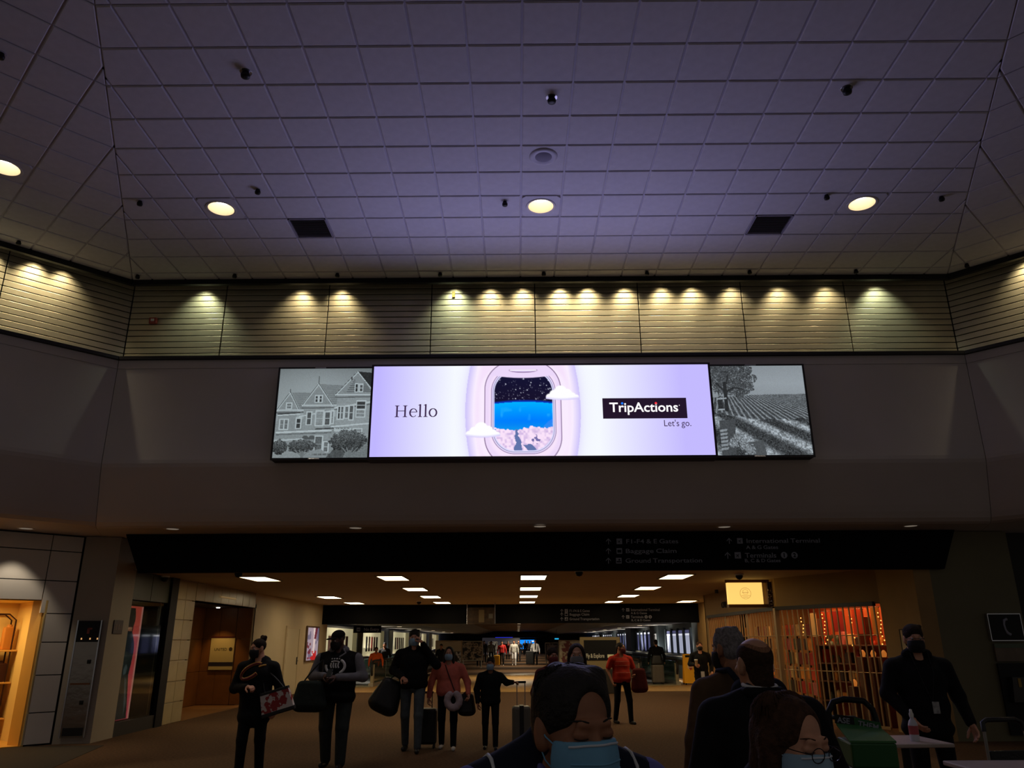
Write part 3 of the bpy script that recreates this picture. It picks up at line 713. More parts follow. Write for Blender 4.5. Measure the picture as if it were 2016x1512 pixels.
m_signk = M('black sign board', (7, 7, 11), .6, spec=.08)
m_letter = M('pale sign lettering', (120, 120, 130), .6, emit=(190, 190, 205), es=.006)
m_cor = M('corridor ceiling plaster', (178, 156, 126), .8, noise=(2, .05))
lintel = thing('overhead_sign_band', 'long black overhead wayfinding sign under the bulkhead', 'sign', (0, 14.1, 0))
MB().prism([(-6.80, 0, 2.83), (7.62, 0, 2.83), (7.92, 0, 3.515), (-7.12, 0, 3.515)], (0, 0, 0), (0, .14, 0)).build('sign_board', m_signk, lintel)
def legend(parent, Y, rowsA, rowsB):
    """rows of (arrow x, icon x, text x, text right x, baseline y, cap px, string)"""
    y0 = parent.location.y
    k = Y*.949/F_PX
    def put(me, x, y, nm, sx=1, sz=1):
        p = at(x, y, Y); o = ob(nm, me, m_letter, parent, (p[0], Y-.004-y0, p[2])); o.scale = (sx, 1, sz); return o
    for ax, ix, tx, tr, by, cap, s in rowsA+rowsB:
        me = text_mesh(s, 1.0, extrude=.002, offset=.006); v = np.array([q.co for q in me.vertices]); lo, hi = v.min(0), v.max(0)
        kx = (tr-tx)*k/(hi[0]-lo[0]); put(me, tx, by, 'lettering', kx, cap*k/.73)
        if ax:
            h = cap*1.35*k; a = MB(); E = (0, 0, 0), (0, -.003, 0)
            a.prism([(-.06*h, 0, 0), (.06*h, 0, 0), (.06*h, 0, h*.9), (-.06*h, 0, h*.9)], *E)
            for s_ in (-1, 1): a.prism([(0, 0, h), (s_*.42*h, 0, h*.56), (s_*.42*h, 0, h*.40), (0, 0, h*.82)][::s_], *E)
            put(a.mesh('arrow'), ax, by+cap*.2, 'arrow')
            b = MB(); w_ = cap*1.25*k
            b.prism([(-w_/2, 0, 0), (w_/2, 0, 0), (w_/2, 0, w_), (-w_/2, 0, w_)], *E); put(b.mesh('pictogram'), ix, by+cap*.15, 'pictogram')
            g = MB(); s = w_
            if by in (1089, 1212): g.prism([(-.36*s, 0, .2*s), (.36*s, 0, .2*s), (.36*s, 0, .72*s), (-.36*s, 0, .72*s)], (0, -.003, 0), (0, -.006, 0))
            elif by in (1108, 1221): g.prism([(-.4*s, 0, .18*s), (.4*s, 0, .18*s), (.4*s, 0, .42*s), (-.4*s, 0, .42*s)], (0, -.003, 0), (0, -.006, 0)).prism([(-.1*s, 0, .5*s), (.3*s, 0, .5*s), (.22*s, 0, .8*s), (-.02*s, 0, .8*s)], (0, -.003, 0), (0, -.006, 0))
            else:
                c, d = math.cos(.8), math.sin(.8)
                for q in ([(-.42, -.05), (.42, -.03), (.46, .0), (.42, .03), (-.42, .05)], [(-.05, 0), (.1, 0), (-.18, .36), (-.26, .36)], [(-.05, 0), (.1, 0), (-.18, -.36), (-.26, -.36)]):
                    g.prism([((x*c-z*d)*s*.9, 0, (.5+(x*d+z*c)*.9)*s) for x, z in q], (0, -.003, 0), (0, -.006, 0))
            p = at(ix, by+cap*.15, Y); ob('pictogram_mark', g.mesh('pictogram_mark'), m_signk, parent, (p[0], Y-.004-y0, p[2]))
def badge(parent, Y, x, y, rpx, s):
    k = Y*.949/F_PX; p = at(x, y, Y); r = rpx*k; y0 = parent.location.y
    o = MB().prism([(math.cos(-i*.3142)*r, 0, math.sin(-i*.3142)*r) for i in range(20)], (0, 0, 0), (0, -.003, 0)).build('round_badge', m_letter, parent, (p[0], Y-.004-y0, p[2]))
    me = text_mesh(s, r*1.7, align='CENTER', extrude=.002, offset=.004); ob('badge_number', me, m_signk, o, (0, -.004, -r*.6))
legend(lintel, 14.09, [(1198, 1219.5, 1232, 1338, 1070, 9, 'F1-F4 & E Gates'), (1198, 1219.5, 1231, 1334, 1089, 9, 'Baggage Claim'), (1198, 1218.5, 1231, 1386, 1108, 9, 'Ground Transportation')],
       [(1436, 1457, 1469, 1618, 1069, 9, 'International Terminal'), (None, 0, 1469, 1534, 1081, 7.5, 'A & G Gates'), (1433, 1453, 1467, 1530, 1098, 10, 'Terminals'), (None, 0, 1466, 1538, 1107, 7, 'B, C & D Gates')])
badge(lintel, 14.09, 1543.5, 1093, 6.5, '1'); badge(lintel, 14.09, 1564, 1093, 6.5, '2')

# corridor ceiling with lay-in panels
ZC = 2.97
cor_ceiling = struct(MB().box(-6.85, 7.12, 14.25, 15.2, ZC, ZC+.15).box(-9.5, 9.5, 15.2, 30.6, ZC, ZC+.15).build('ceiling_corridor', m_cor)); cor_ceiling.name = 'ceiling_corridor'
m_glow = M('lit prismatic panel', (255, 240, 210), .5, emit=(255, 232, 186), es=PANEL_GAIN)
XS = [-5.90, -2.72, .35, 3.47, 6.1]; YS = [17.35, 21.2, 25.0, 28.85]
SKIP = {(0, 1), (4, 0), (4, 1), (4, 2)}
proto = None
for i, x in enumerate(XS):
    for j, y in enumerate(YS):
        if (i, j) in SKIP: continue
        if proto is None:
            proto = thing('panel_light', 'rectangular lit ceiling panel in the low corridor ceiling', 'ceiling light', (x if i else -5.64, y, ZC), 0, 'lit panels in the corridor ceiling')
            MB().box(-.27, .27, -.6, .6, -.012, -.002).build('diffuser', m_glow, proto)
            fr = MB()
            for a in ((-.31, -.27, -.64, .64), (.27, .31, -.64, .64), (-.27, .27, -.64, -.6), (-.27, .27, .6, .64)): fr.box(a[0], a[1], a[2], a[3], -.02, 0)
            fr.build('frame', M('panel light frame', (140, 130, 110), .5), proto)
        else:
            o = dup(proto); o.location = (x, y, ZC)
for x, y in ((325, 1134), (1455, 1130), (825, 1183), (1140, 1123), (470, 1125)):
    P = at_z(x, y, ZC); t = thing('dome_camera', 'small black dome camera under the corridor ceiling', 'camera', P, 0, 'dome cameras in the corridor')
    MB().lathe([(.09, -.03), (.095, 0)], 20).build('base_plate', m_white, t); MB().lathe([(.0, -.12), (.05, -.105), (.075, -.06), (.075, -.03)], 20).build('dome', m_black, t)

# second lintel sign
Y2 = 30.6
beam = thing('far_sign_band', 'long black wayfinding sign over the far end of the corridor', 'sign', (0, Y2, 0))
MB().box(-7.6, 7.0, 0, .3, 2.27, 3.0).build('sign_board', m_signk, beam)
legend(beam, Y2-.01, [(1106, 1115, 1121, 1161, 1205, 5, 'F1-F4 & E Gates'), (1106, 1115, 1121, 1160, 1212, 5, 'Baggage Claim'), (1106, 1115, 1121, 1180, 1221, 5, 'Ground Transportation')],
       [(1227, 1236, 1242, 1299, 1203, 5, 'International Terminal'), (None, 0, 1242, 1274, 1209, 4, 'A & G Gates'), (1227, 1236, 1242, 1267, 1217, 5, 'Terminals'), (None, 0, 1243, 1280, 1223, 4, 'B, C & D Gates')])
badge(beam, Y2-.01, 1272, 1214.5, 3.2, '1'); badge(beam, Y2-.01, 1280, 1214.5, 3.2, '2')
P = at(947, 1204, 29.2)
mp = thing('hanging_map', 'small hanging map board with a brown plan below the corridor ceiling', 'sign', (P[0], 29.2, 0))
MB().box(-.5, .5, 0, .06, 2.22, 2.8).build('board', M('brown map print', (60, 44, 28), .6, noise=(6, .5)), mp)
MB().box(-.08, .12, -.006, 0, 2.28, 2.72).build('map_plan', M('pale map plan', (120, 105, 75), .6), mp); MB().box(.28, .43, -.006, 0, 2.42, 2.58).build('map_legend', M('pale map legend', (110, 108, 100), .6), mp)
for s in (-1, 1): MB().box(s*.51-.012, s*.51+.012, 0, .05, 2.22, ZC).build('hanger', m_chrome, mp)
P = at(722, 1239, 33.5)
ne = thing('no_entry_sign', 'black hanging sign reading No Entry over the moving walkway', 'sign', (P[0], 33.5, 0))
MB().box(-.55, .6, 0, .08, 1.98, 2.26).build('board', m_signk, ne)
text('lettering', 'No Entry', .17, m_letter, ne, (-.12, -.006, 2.06), offset=.004)
MB().box(-.42, -.27, -.006, 0, 2.04, 2.19).build('pictogram', m_letter, ne); MB().box(-.40, -.29, -.010, -.006, 2.10, 2.13).build('pictogram_bar', m_signk, ne)
for x in (-.4, .45): MB().tube([(x, .04, 2.26), (x, .04, 2.42)], .012).build('hanger_rod', m_chrome, ne)

# ------------------------------------------------------------------ left side: panelled wall, yellow shop, drinking-fountain column
B_ = Vector((-8.0, 14.346, 0)); U_ = Vector((-.695, -.719, 0)); N_ = Vector((-.719, .695, 0))
def lp(s, d, z): return B_+U_*s+N_*d+Vector((0, 0, z))
m_panel = M('pale laminate wall panel', (208, 200, 190), .45, noise=(1.5, .04))
m_back = M('dark void behind panels', (18, 16, 14), .9)
wl = struct(MB().prism([lp(-.2, .06, 0), lp(.44, .06, 0), lp(.44, .3, 0), lp(-.2, .3, 0)], (0, 0, 0), (0, 0, 3.51)).prism([lp(.4, .06, 0), lp(5.5, .06, 0), lp(5.5, .3, 0), lp(.4, .3, 0)], (0, 0, 2.36), (0, 0, 3.51)).build('wall_left_lower', m_back))
def panel(s0, s1, z0, z1):
    g = .008; MB().prism([lp(s0+g, 0, 0), lp(s1-g, 0, 0), lp(s1-g, .07, 0), lp(s0+g, .07, 0)], (0, 0, z0+g), (0, 0, z1-g)).build('wall_panel', m_panel, wl)
for z0, z1 in ((0.02, .52), (.52, 1.12), (1.12, 1.66), (1.66, 2.14), (2.14, 2.70), (2.70, 3.22), (3.22, 3.50)): panel(0, .44 if z1 < 2.2 else .52, z0, z1)
for s0, s1 in ((.52, 2.2), (2.2, 3.9), (3.9, 5.5)):
    for z0, z1 in ((2.36, 2.70), (2.70, 3.22), (3.22, 3.50)): panel(s0, s1, z0, z1)
m_yel = M('honey coloured shop lining', (214, 160, 66), .6, noise=(1.2, .06)); m_yelw = M('cream shop wall', (236, 200, 120), .7)
si = MB()
si.prism([lp(.45, .0, 0), lp(.45, 1.6, 0), lp(.41, 1.6, 0), lp(.41, .0, 0)], (0, 0, 0), (0, 0, 2.36))
si.prism([lp(.41, 1.6, 0), lp(5.5, 1.6, 0), lp(5.5, 1.7, 0), lp(.41, 1.7, 0)], (0, 0, 0), (0, 0, 2.5))
si.prism([lp(.41, .3, 0), lp(5.5, .3, 0), lp(5.5, 1.7, 0), lp(.41, 1.7, 0)], (0, 0, 2.36), (0, 0, 2.42))
struct(si.build('wall_shop_yellow', m_yelw))
struct(MB().prism([lp(.45, .02, 0), lp(.48, .02, 0), lp(.58, .26, 0), lp(.45, .26, 0)], (0, 0, 0), (0, 0, 2.36)).build('trim_1', m_yel))
struct(MB().prism([lp(.41, .0, 0), lp(5.5, .0, 0), lp(5.5, 1.6, 0), lp(.41, 1.6, 0)], (0, 0, 0), (0, 0, .02)).build('floor_shop', m_yel))
for s in (1.3, 2.6):
    L = bpy.data.lights.new('shop_lamp', 'AREA'); L.energy = 17; L.color = (1, .70, .30); L.size = .5
    t = thing('shop_downlight', 'round ceiling lamp inside the honey coloured shop', 'ceiling light', lp(s, .9, 2.35), 0, 'lamps inside the honey coloured shop')
    MB().lathe([(.26, -.03), (.28, 0)], 24).build('lamp_body', M('shop lamp face', (255, 220, 150), .5, emit=(255, 214, 140), es=2.0), t)
    lo = bpy.data.objects.new('shop_lamp', L); col.objects.link(lo); lo.parent = t; lo.location = (0, 0, -.05)
m_pipe = M('dark red iron pipe', (46, 18, 12), .5, .3); m_shelf = M('blond shelf board', (225, 175, 95), .5)
sh = thing('pipe_shelf', 'iron pipe shelving with blond boards in the honey coloured shop', 'shelf', lp(.56, 1.2, 0), math.atan2(U_.y, U_.x))
for x0 in (0.0, .7):
    for y0 in (0, -.3): MB().tube([(x0, y0, .1), (x0, y0, 2.05), (x0+.12, y0, 2.15), (x0+.6, y0, 2.15)], .014).build('pipe', m_pipe, sh)
for z in (.35, .95, 1.5): MB().rbox(-.1, 1.6, -.32, .02, z, z+.03, .006).build('shelf_board', m_shelf, sh)
mk = [M('shop goods %d' % i, c, .6) for i, c in enumerate(((60, 20, 16), (30, 25, 24), (120, 34, 26), (190, 120, 40), (90, 60, 30)))]
for i, (x, z, h) in enumerate(((.08, .98, .32), (.35, .98, .22), (.62, .98, .30), (.05, 1.53, .40), (.4, 1.53, .25), (.1, .38, .34), (.45, .38, .25), (.9, .98, .28), (.95, 1.53, .3))):
    P = sh.matrix_basis @ Vector((x, -.14, z)); o = MB().rbox(-.09, .09, -.08, .08, 0, h, .02).lathe([(.05, h-.01), (.045, h+.04), (.0, h+.045)], 12).build('boxed_good', mk[i % 5], None, P, (0, 0, math.atan2(U_.y, U_.x)))
    tag(o, 'small boxed good standing on the iron pipe shelving', 'box', 'goods on the pipe shelving')

# drinking-fountain / steel column
C_ = Vector((-7.39, 14.49, 0)); D_ = Vector((-7.41, 15.3, 0))
m_col = M('putty painted column', (158, 146, 130), .55, noise=(2, .04))
colm = struct(MB().prism([B_+Vector((.03, .0, 0)), C_, D_, B_+Vector((.03, .95, 0))], (0, 0, 0), (0, 0, 3.51)).build('wall_column_left', m_col))
struct(MB().box(-7.6, -7.41, 15.2, 16.6, ZC, 3.51).build('wall_column_left_upper', m_col))
m_steel = M('brushed stainless panel', (150, 140, 130), .18, .95, bump=(6, .25))
ang = math.atan2((C_-B_).y, (C_-B_).x); cw = (C_-B_).length
fo = thing('steel_panel', 'tall stainless steel wall panel with a black top sign on the putty column', 'steel panel', B_+Vector((.05, -.03, .0)), ang)
MB().box(.10, cw-.14, -.015, .02, .12, 1.66).build('steel_sheet', m_steel, fo); MB().box(.09, cw-.13, -.02, .02, 1.66, 2.02).build('top_sign', m_black, fo)
MB().box(.14, cw-.18, -.04, -.01, .95, .98).build('ledge', M('copper toned ledge', (120, 80, 55), .3, .8), fo); MB().box(.13, cw-.17, -.02, -.01, .13, .26).build('kick_grille', M('dark kick grille', (40, 38, 36), .4, .5), fo)
for x, z in ((.38, 1.33), (.36, .66)): MB().rbox(x-.03, x+.03, -.04, -.01, z-.035, z+.035, .01).build('push_button', m_black, fo)
MB().box(.27, .31, -.024, -.02, 1.80, 1.90).box(.27, .35, -.024, -.02, 1.87, 1.90).build('emblem', M('dim red emblem', (140, 60, 50), .5), fo)
for x in (.09, cw-.15): MB().box(x, x+.02, -.03, .0, .1, 2.03).build('edge_strip', m_chrome, fo)
for x in (.2, .34, .46): MB().lathe([(.0, 0), (.012, .0), (.010, .03)], 8, T=(x, -.03, 1.70)).build('lamp_glint', M('small lit lamp', (255, 200, 150), .4, emit=(255, 190, 120), es=.6), fo)
pl = MB().rbox(-.008, .012, -.17, .17, -.12, .12, .005).build('room_plaque', M('maroon plaque', (50, 16, 14), .4), None, (-7.39, 14.85, 1.92))
tag(pl, 'small maroon wall plaque on the column beside the pink poster', 'plaque')
MB().box(.012, .014, -.11, -.05, -.05, .05).box(.012, .014, -.01, .05, -.05, .05).box(.012, .014, .08, .13, -.05, .05).build('plaque_marks', M('dim plaque marks', (90, 60, 55), .5), pl)

# ------------------------------------------------------------------ corridor left wall
XL = -7.45
m_tiles = M('beige glazed wall tile', (164, 146, 112), .25, noise=(3, .08)); m_grout = M('dark grout', (60, 52, 40), .9)
m_beige = M('warm off white corridor wall', (190, 172, 140), .6, noise=(1.5, .04))
m_glassd = M('storefront glass', (210, 225, 220), .03, 0, trans=1.0, spec=.5)
wc = struct(MB().box(XL-.3, XL, 22.65, 31.5, 0, ZC).box(XL-.3, XL-.02, 17.3, 18.38, 0, ZC).box(XL-.3, XL-.02, 18.38, 22.65, 2.56, ZC).build('wall_corridor_left', m_beige))
tw = (18.38-17.32)/2
for i in range(7):
    for j in range(2): MB().rbox(-.03, .0, .006, tw-.006, .006, .42-.006, .004).build('tile', m_tiles, wc, (XL+.01, 17.32+j*tw, i*.424))
for i in range(8): MB().rbox(-.03, .0, .006, .53-.006, 0, .395, .004).build('tile', m_tiles, wc, (XL+.01, 18.40+i*.53, 2.565))
m_wood = M('amber wood veneer panel', (120, 74, 28), .45, noise=(2.5, .18)); m_green = M('dim green glass panel', (40, 70, 24), .25)
alc = struct(MB().box(XL-1.5, XL-1.4, 18.3, 23.0, 0, 2.7).box(XL-1.5, XL, 18.28, 18.36, 0, 2.6).box(XL-1.5, XL, 22.66, 22.74, 0, 2.6).box(XL-1.5, XL, 18.3, 22.8, 2.56, 2.66).build('wall_alcove', m_grout))
for i in range(4):
    for j in range(3): MB().rbox(0, .03, .005, 1.07-.005, .005, .85, .004).build('veneer_panel', m_wood, alc, (XL-1.4, 18.38+i*1.07, .02+j*.853))
for i in range(3): MB().rbox(.005, .45, 0, .03, .005, .85, .004).build('veneer_panel', m_wood, alc, (XL-1.37, 22.63, .02+i*.853)); MB().rbox(.005, .45, 0, .03, .005, .85, .004).build('veneer_panel', m_wood, alc, (XL-.92, 22.63, .02+i*.853)); MB().rbox(.005, .42, 0, .03, .005, .85, .004).build('veneer_panel', m_wood, alc, (XL-.46, 22.63, .02+i*.853))
gd = thing('green_glass_door', 'dim green glass door in the amber wood alcove', 'door', (XL-1.33, 18.9, 0))
MB().box(0, .03, 0, 1.15, .12, 2.2).build('glass_leaf', m_green, gd); MB().box(-.01, .05, -.05, 0, 0, 2.3).box(-.01, .05, 1.15, 1.2, 0, 2.3).box(-.01, .05, 0, 1.15, 2.2, 2.3).build('door_frame', m_trim, gd); MB().box(-.005, .045, 0, 1.15, .0, .12).build('kick_rail', m_chrome, gd)
struct(MB().box(XL-1.4, XL+.02, 18.38, 22.64, 0, .012).build('floor_alcove', M('honey stone alcove floor', (140, 96, 50), .5, noise=(4, .1))))
P = (XL-.78, 22.62, 1.45)
us = thing('alcove_sign', 'cream framed airline lounge sign on the amber wood alcove wall', 'sign', (P[0], 22.60, 0))
MB().box(-.33, .33, -.02, .02, .92, 1.76).build('sign_plate', M('cream sign plate', (190, 170, 110), .5), us)
MB().box(-.34, .34, -.03, .02, 1.76, 1.80).build('top_rail', M('maroon rail', (70, 24, 22), .4), us); MB().box(-.34, .34, -.026, -.02, 1.02, 1.12).build('dark_stripe', M('navy stripe', (40, 34, 40), .5), us)
text('lettering', 'UNITED', .10, M('dark bronze lettering', (60, 48, 30), .5), us, (-.22, -.022, 1.42)); MB().prism([(.24+.05*math.cos(-i*.4), 0, 1.46+.05*math.sin(-i*.4)) for i in range(16)], (0, -.026, 0), (0, -.02, 0)).build('globe_mark', M('dark bronze lettering', (60, 48, 30), .5), us)
for n_ in range(2):
    t = thing('alcove_spot', 'tiny warm spotlight in the alcove ceiling', 'ceiling light', (XL-.8-.0*n_, 22.0-1.9*n_, 2.555), 0, 'alcove spotlights')
    MB().lathe([(.045, -.02), (.05, 0)], 16).build('spot_face', m_lamp, t)
    L = bpy.data.lights.new('alcove_beam', 'SPOT'); L.energy = 34 if n_ == 0 else 20; L.color = (1, .62, .25); L.spot_size = math.radians(70); L.spot_blend = .7
    lo = bpy.data.objects.new('alcove_beam', L); col.objects.link(lo); lo.parent = t; lo.location = (0, 0, -.03); lo.rotation_euler = (math.radians(14 if n_ == 0 else 0), 0, 0)

# storefront: glass, black post, pink poster, dark interior
struct(MB().box(XL-.25, XL+.02, 15.3, 17.0, 0, .24).build('wall_store_kerb', M('dark stone kerb', (34, 30, 26), .5)))
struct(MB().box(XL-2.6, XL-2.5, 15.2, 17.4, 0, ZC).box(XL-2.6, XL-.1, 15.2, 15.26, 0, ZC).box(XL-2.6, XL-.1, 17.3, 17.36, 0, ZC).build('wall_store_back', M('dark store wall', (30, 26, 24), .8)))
wi = struct(MB().box(XL-.03, XL-.018, 15.32, 16.98, .24, 2.42).build('window_1', m_glassd))
m_oliv = M('olive header panel', (58, 60, 44), .35)
for a, b in ((15.32, 16.13), (16.15, 16.98)): MB().box(XL-.03, XL, a, b, 2.44, 2.96).build('header_panel', m_oliv, wi)
struct(MB().box(XL-.14, XL+.05, 16.98, 17.32, 0, ZC).build('trim_2', m_black))
po = thing('pink_poster', 'tall pink and coral poster of a dark figure behind the storefront glass', 'poster', (XL-.14, 15.38, .25))
def pink(nx, ny):
    X, Y = np.meshgrid(np.linspace(0, 1, nx), np.linspace(0, 1, ny)); n = vnoise(X.shape, 8, 3)
    im = np.zeros((ny, nx, 3)); im[:] = np.array([205, 78, 62])/255; im = im*(1-Y[..., None]*.9)+np.array([215, 66, 92])/255*Y[..., None]*.9
    def P(poly, c): m = in_poly((X-.36)/.78, Y, [(x if x > 0 else -1, y) for x, y in poly]); im[m] = (np.array(c)/255+(n[m][:, None]-.5)*.05)
    P([(.0, .02), (.30, .02), (.36, .07), (.38, .13), (.32, .18), (.30, .22), (.2, .24), (0, .24)], (26, 18, 16)); P([(.0, .18), (.24, .19), (.26, .24), (0, .26)], (150, 92, 66))
    P([(0, .23), (.28, .23), (.40, .28), (.52, .34), (.56, .40), (.50, .52), (.42, .62), (.50, .72), (.62, .90), (.66, 1), (0, 1)], (22, 30, 32)); P([(.2, .62), (.34, .66), (.5, .85), (.46, .98), (.36, .82)], (60, 70, 74)); P([(.05, .56), (.2, .52), (.3, .55), (.24, .60), (.1, .62)], (70, 80, 84))
    im[X > .93] = np.array([225, 140, 130])/255; return im
pp = grid_print('printed_face', .80, 2.08, 60, 140, pink(60, 140), M_attr('backlit poster', .42, .3), po, (0, 0, 0), (0, 0, math.radians(90)))
MB().box(-.05, -.01, -.02, .84, -.0, 2.1).build('poster_case', m_trim, po)
for zz, nm in ((1.15, 'a'),):
    t = thing('store_monitor', 'blue grey monitor glowing inside the dark store', 'monitor', (XL-1.2, 16.85, 1.2), math.radians(70))
    MB().rbox(-.35, .35, -.02, .03, 0, .42, .01).build('casing', m_black, t); MB().box(-.33, .33, -.026, -.02, .02, .40).build('screen', M('blue grey screen', (90, 100, 120), .4, emit=(110, 124, 150), es=.25), t)
    MB().box(-.05, .05, -.0, .05, -1.2, 0).box(-.3, .3, -.15, .2, -1.2, -1.17).build('stand', m_black, t)

# white wall: door, light box poster
door = bpy.data.objects.new('door_1', None); col.objects.link(door); door.location = (XL+.012, 25.95, 0); struct(door)
m_door = M('ivory painted door', (200, 184, 150), .5)
MB().box(0, .02, 0, 1.45, .01, 2.05).build('door_leaf', m_door, door); MB().box(-.01, .035, -.08, 0, 0, 2.13).box(-.01, .035, 1.45, 1.53, 0, 2.13).box(-.01, .035, 0, 1.45, 2.05, 2.13).build('door_frame', m_beige, door)
for z in (.3, 1.05, 1.85): MB().box(.015, .03, .0, .03, z-.06, z+.06).build('hinge', m_trim, door)
MB().rbox(.02, .05, 1.33, 1.38, .92, 1.16, .008).tube([(.05, 1.355, 1.04), (.08, 1.355, 1.04), (.08, 1.24, 1.04)], .010).build('door_handle', m_trim, door)
lb = thing('lightbox_poster', 'upright light box poster with pale lilac artwork and red shoe shapes', 'poster', (XL+.01, 28.35, .98))
def lilac(nx, ny):
    X, Y = np.meshgrid(np.linspace(0, 1, nx), np.linspace(0, 1, ny)); n = vnoise(X.shape, 5, 5); n2 = vnoise(X.shape, 9, 6)
    im = np.zeros((ny, nx, 3)); im[:] = np.array([176, 166, 190])/255; im[n2 > .62] = np.array([120, 116, 150])/255
    s = np.abs(X-.62+.35*(Y-.4)**2) < .09; im[s & (Y < .85)] = np.array([240, 225, 235])/255; im[(np.abs(X-.75+.3*(Y-.1)) < .10) & (Y < .35)] = np.array([110, 40, 60])/255
    im[(n > .45) & (Y > .72) & (X > .2) & (X < .85)] = np.array([205, 40, 44])/255; im[(n > .55) & (Y > .45) & (X < .35)] = np.array([120, 50, 70])/255; return im
grid_print('printed_face', 1.55, 1.10, 40, 60, lilac(40, 60), M_attr('backlit poster', .42, .3), lb, (.055, .08, .04), (0, 0, math.radians(90)))
MB().rbox(0, .05, 0, 1.75, 0, 1.2, .01).build('light_box', M('bronze light box frame', (110, 84, 64), .4, .3), lb)
bb = MB().box(XL-.001, XL+.02, 22.75, 25.85, 0, .12).box(XL-.001, XL+.02, 27.5, 30.5, 0, .12); struct(bb.build('baseboard_left', m_trim))
sc_ = thing('wall_sconce', 'pale glowing wall strip above the amber alcove', 'lamp', (XL+.02, 20.4, 2.72)); MB().rbox(0, .03, -.55, .55, -.02, .02, .008).build('strip', M('dim strip lamp', (150, 125, 80), .5, emit=(200, 160, 100), es=.25), sc_)
# ================================================================== RIGHT SIDE: gift shop behind a grille, columns
G0 = Vector((7.12, 15.75, 0)); G1 = Vector((5.85, 18.1, 0)); G2 = Vector((5.85, 24.7, 0)); GZ = 2.32
m_tanw = M('tan shop wall', (150, 118, 70), .7, noise=(2, .08), bump=(30, .1)); m_gbar = M('bronze grille bar', (176, 150, 108), .4, .5); m_ora = M('orange shop lining', (190, 84, 30), .7)
wr = MB()
wr.prism([G0, G1, G1+Vector((.25, .12, 0)), G0+Vector((.3, .15, 0))], (0, 0, GZ), (0, 0, ZC)).prism([G1, G2, G2+Vector((.25, 0, 0)), G1+Vector((.25, .1, 0))], (0, 0, GZ), (0, 0, ZC))
wr.prism([Vector((7.12, 14.25, 0)), G0, G0+Vector((.3, .1, 0)), Vector((7.42, 14.25, 0))], (0, 0, 0), (0, 0, ZC)).box(5.85, 6.1, 24.7, 25.1, 0, ZC).box(5.85, 9, 25.0, 25.1, 0, ZC).box(6.9, 7.1, 25.0, 31.0, 0, ZC)
struct(wr.build('wall_gift_shop', m_tanw))
si = MB().box(9.0, 9.1, 15.2, 25, 0, ZC).prism([G0+Vector((.1, .1, 0)), Vector((9.1, 15.85, 0)), Vector((9.1, 15.95, 0)), G0+Vector((.1, .2, 0))], (0, 0, 0), (0, 0, ZC))
struct(si.build('wall_gift_shop_inner', m_ora))
def grille(A, B, n, label, rods=(1.02, 1.72), group=None):
    d = (B-A); L = d.length; g = thing('security_grille', label, 'grille', A, math.atan2(d.y, d.x))
    bar = None
    for i in range(n+1):
        if bar is None: bar = MB().rbox(-.017, .017, -.012, .012, .06, GZ-.04, .006).mesh('bar')
        ob('bar', bar, m_gbar, g, (L*i/n, 0, 0))
    for z in rods: MB().tube([(0, 0, z), (L, 0, z)], .009).build('rod', m_gbar, g)
    MB().box(-.02, L+.02, -.04, .05, GZ-.05, GZ+.03).build('track', m_trim, g); MB().box(0, L, -.02, .02, .02, .07).build('bottom_rail', m_gbar, g)
    return g
g1 = grille(G0+Vector((-.08, .12, 0)), G1, 17, 'closed bronze bar grille on the angled front of the gift shop')
g2 = grille(G1+Vector((-.01, .14, 0)), G2, 30, 'long bronze bar grille along the corridor side of the gift shop')
MB().box(-.07, .07, -.05, .05, 0, GZ).build('corner_post', m_gbar, g2, (-.09, 0, 0)); MB().rbox(-.02, .02, -.08, -.05, 1.0, 1.12, .006).build('lock', m_black, g2, (-.09, -.0, 0))
for i in (10, 20): MB().box(-.05, .05, -.03, .03, 0, GZ).build('stile', m_gbar, g2, (6.45*i/30, 0, 0))
# goods behind the grille
pal = [M('gift %d' % i, c, .5, noise=(8, .3)) for i, c in enumerate(((214, 70, 26), (180, 40, 24), (236, 150, 50), (120, 24, 20), (60, 40, 30), (226, 190, 120), (70, 84, 60), (200, 110, 100)))]
m_bulb = M('warm fairy bulb', (255, 200, 120), .4, emit=(255, 176, 84), es=2.4); m_shelfb = M('brown shop shelf', (80, 48, 26), .6)
rs = random.Random(5)
def on_front(s, d, z):   # s along the angled grille from the right, d behind it
    u = (G1-G0).normalized(); n = Vector((-u.y, u.x, 0)) if (Vector((-u.y, u.x, 0))).x > 0 else Vector((u.y, -u.x, 0)); return G0+u*s+n*d+Vector((0, 0, z)), math.atan2(u.y, u.x)
P, az = on_front(1.35, 1.15, 0)
shf = thing('gift_shelving', 'brown shelving full of gifts behind the angled grille', 'shelf', P, az)
for z in (.35, .75, 1.12, 1.5): MB().rbox(-1.2, 1.2, -.2, .2, z, z+.03, .006).build('shelf_board', m_shelfb, shf)
for x in (-1.2, 0, 1.2): MB().box(x-.02, x+.02, -.2, .2, 0, 2.1).build('upright', m_shelfb, shf)
MB().box(-1.2, 1.2, -.24, -.21, 0, 2.3).build('back_panel', m_ora, shf)
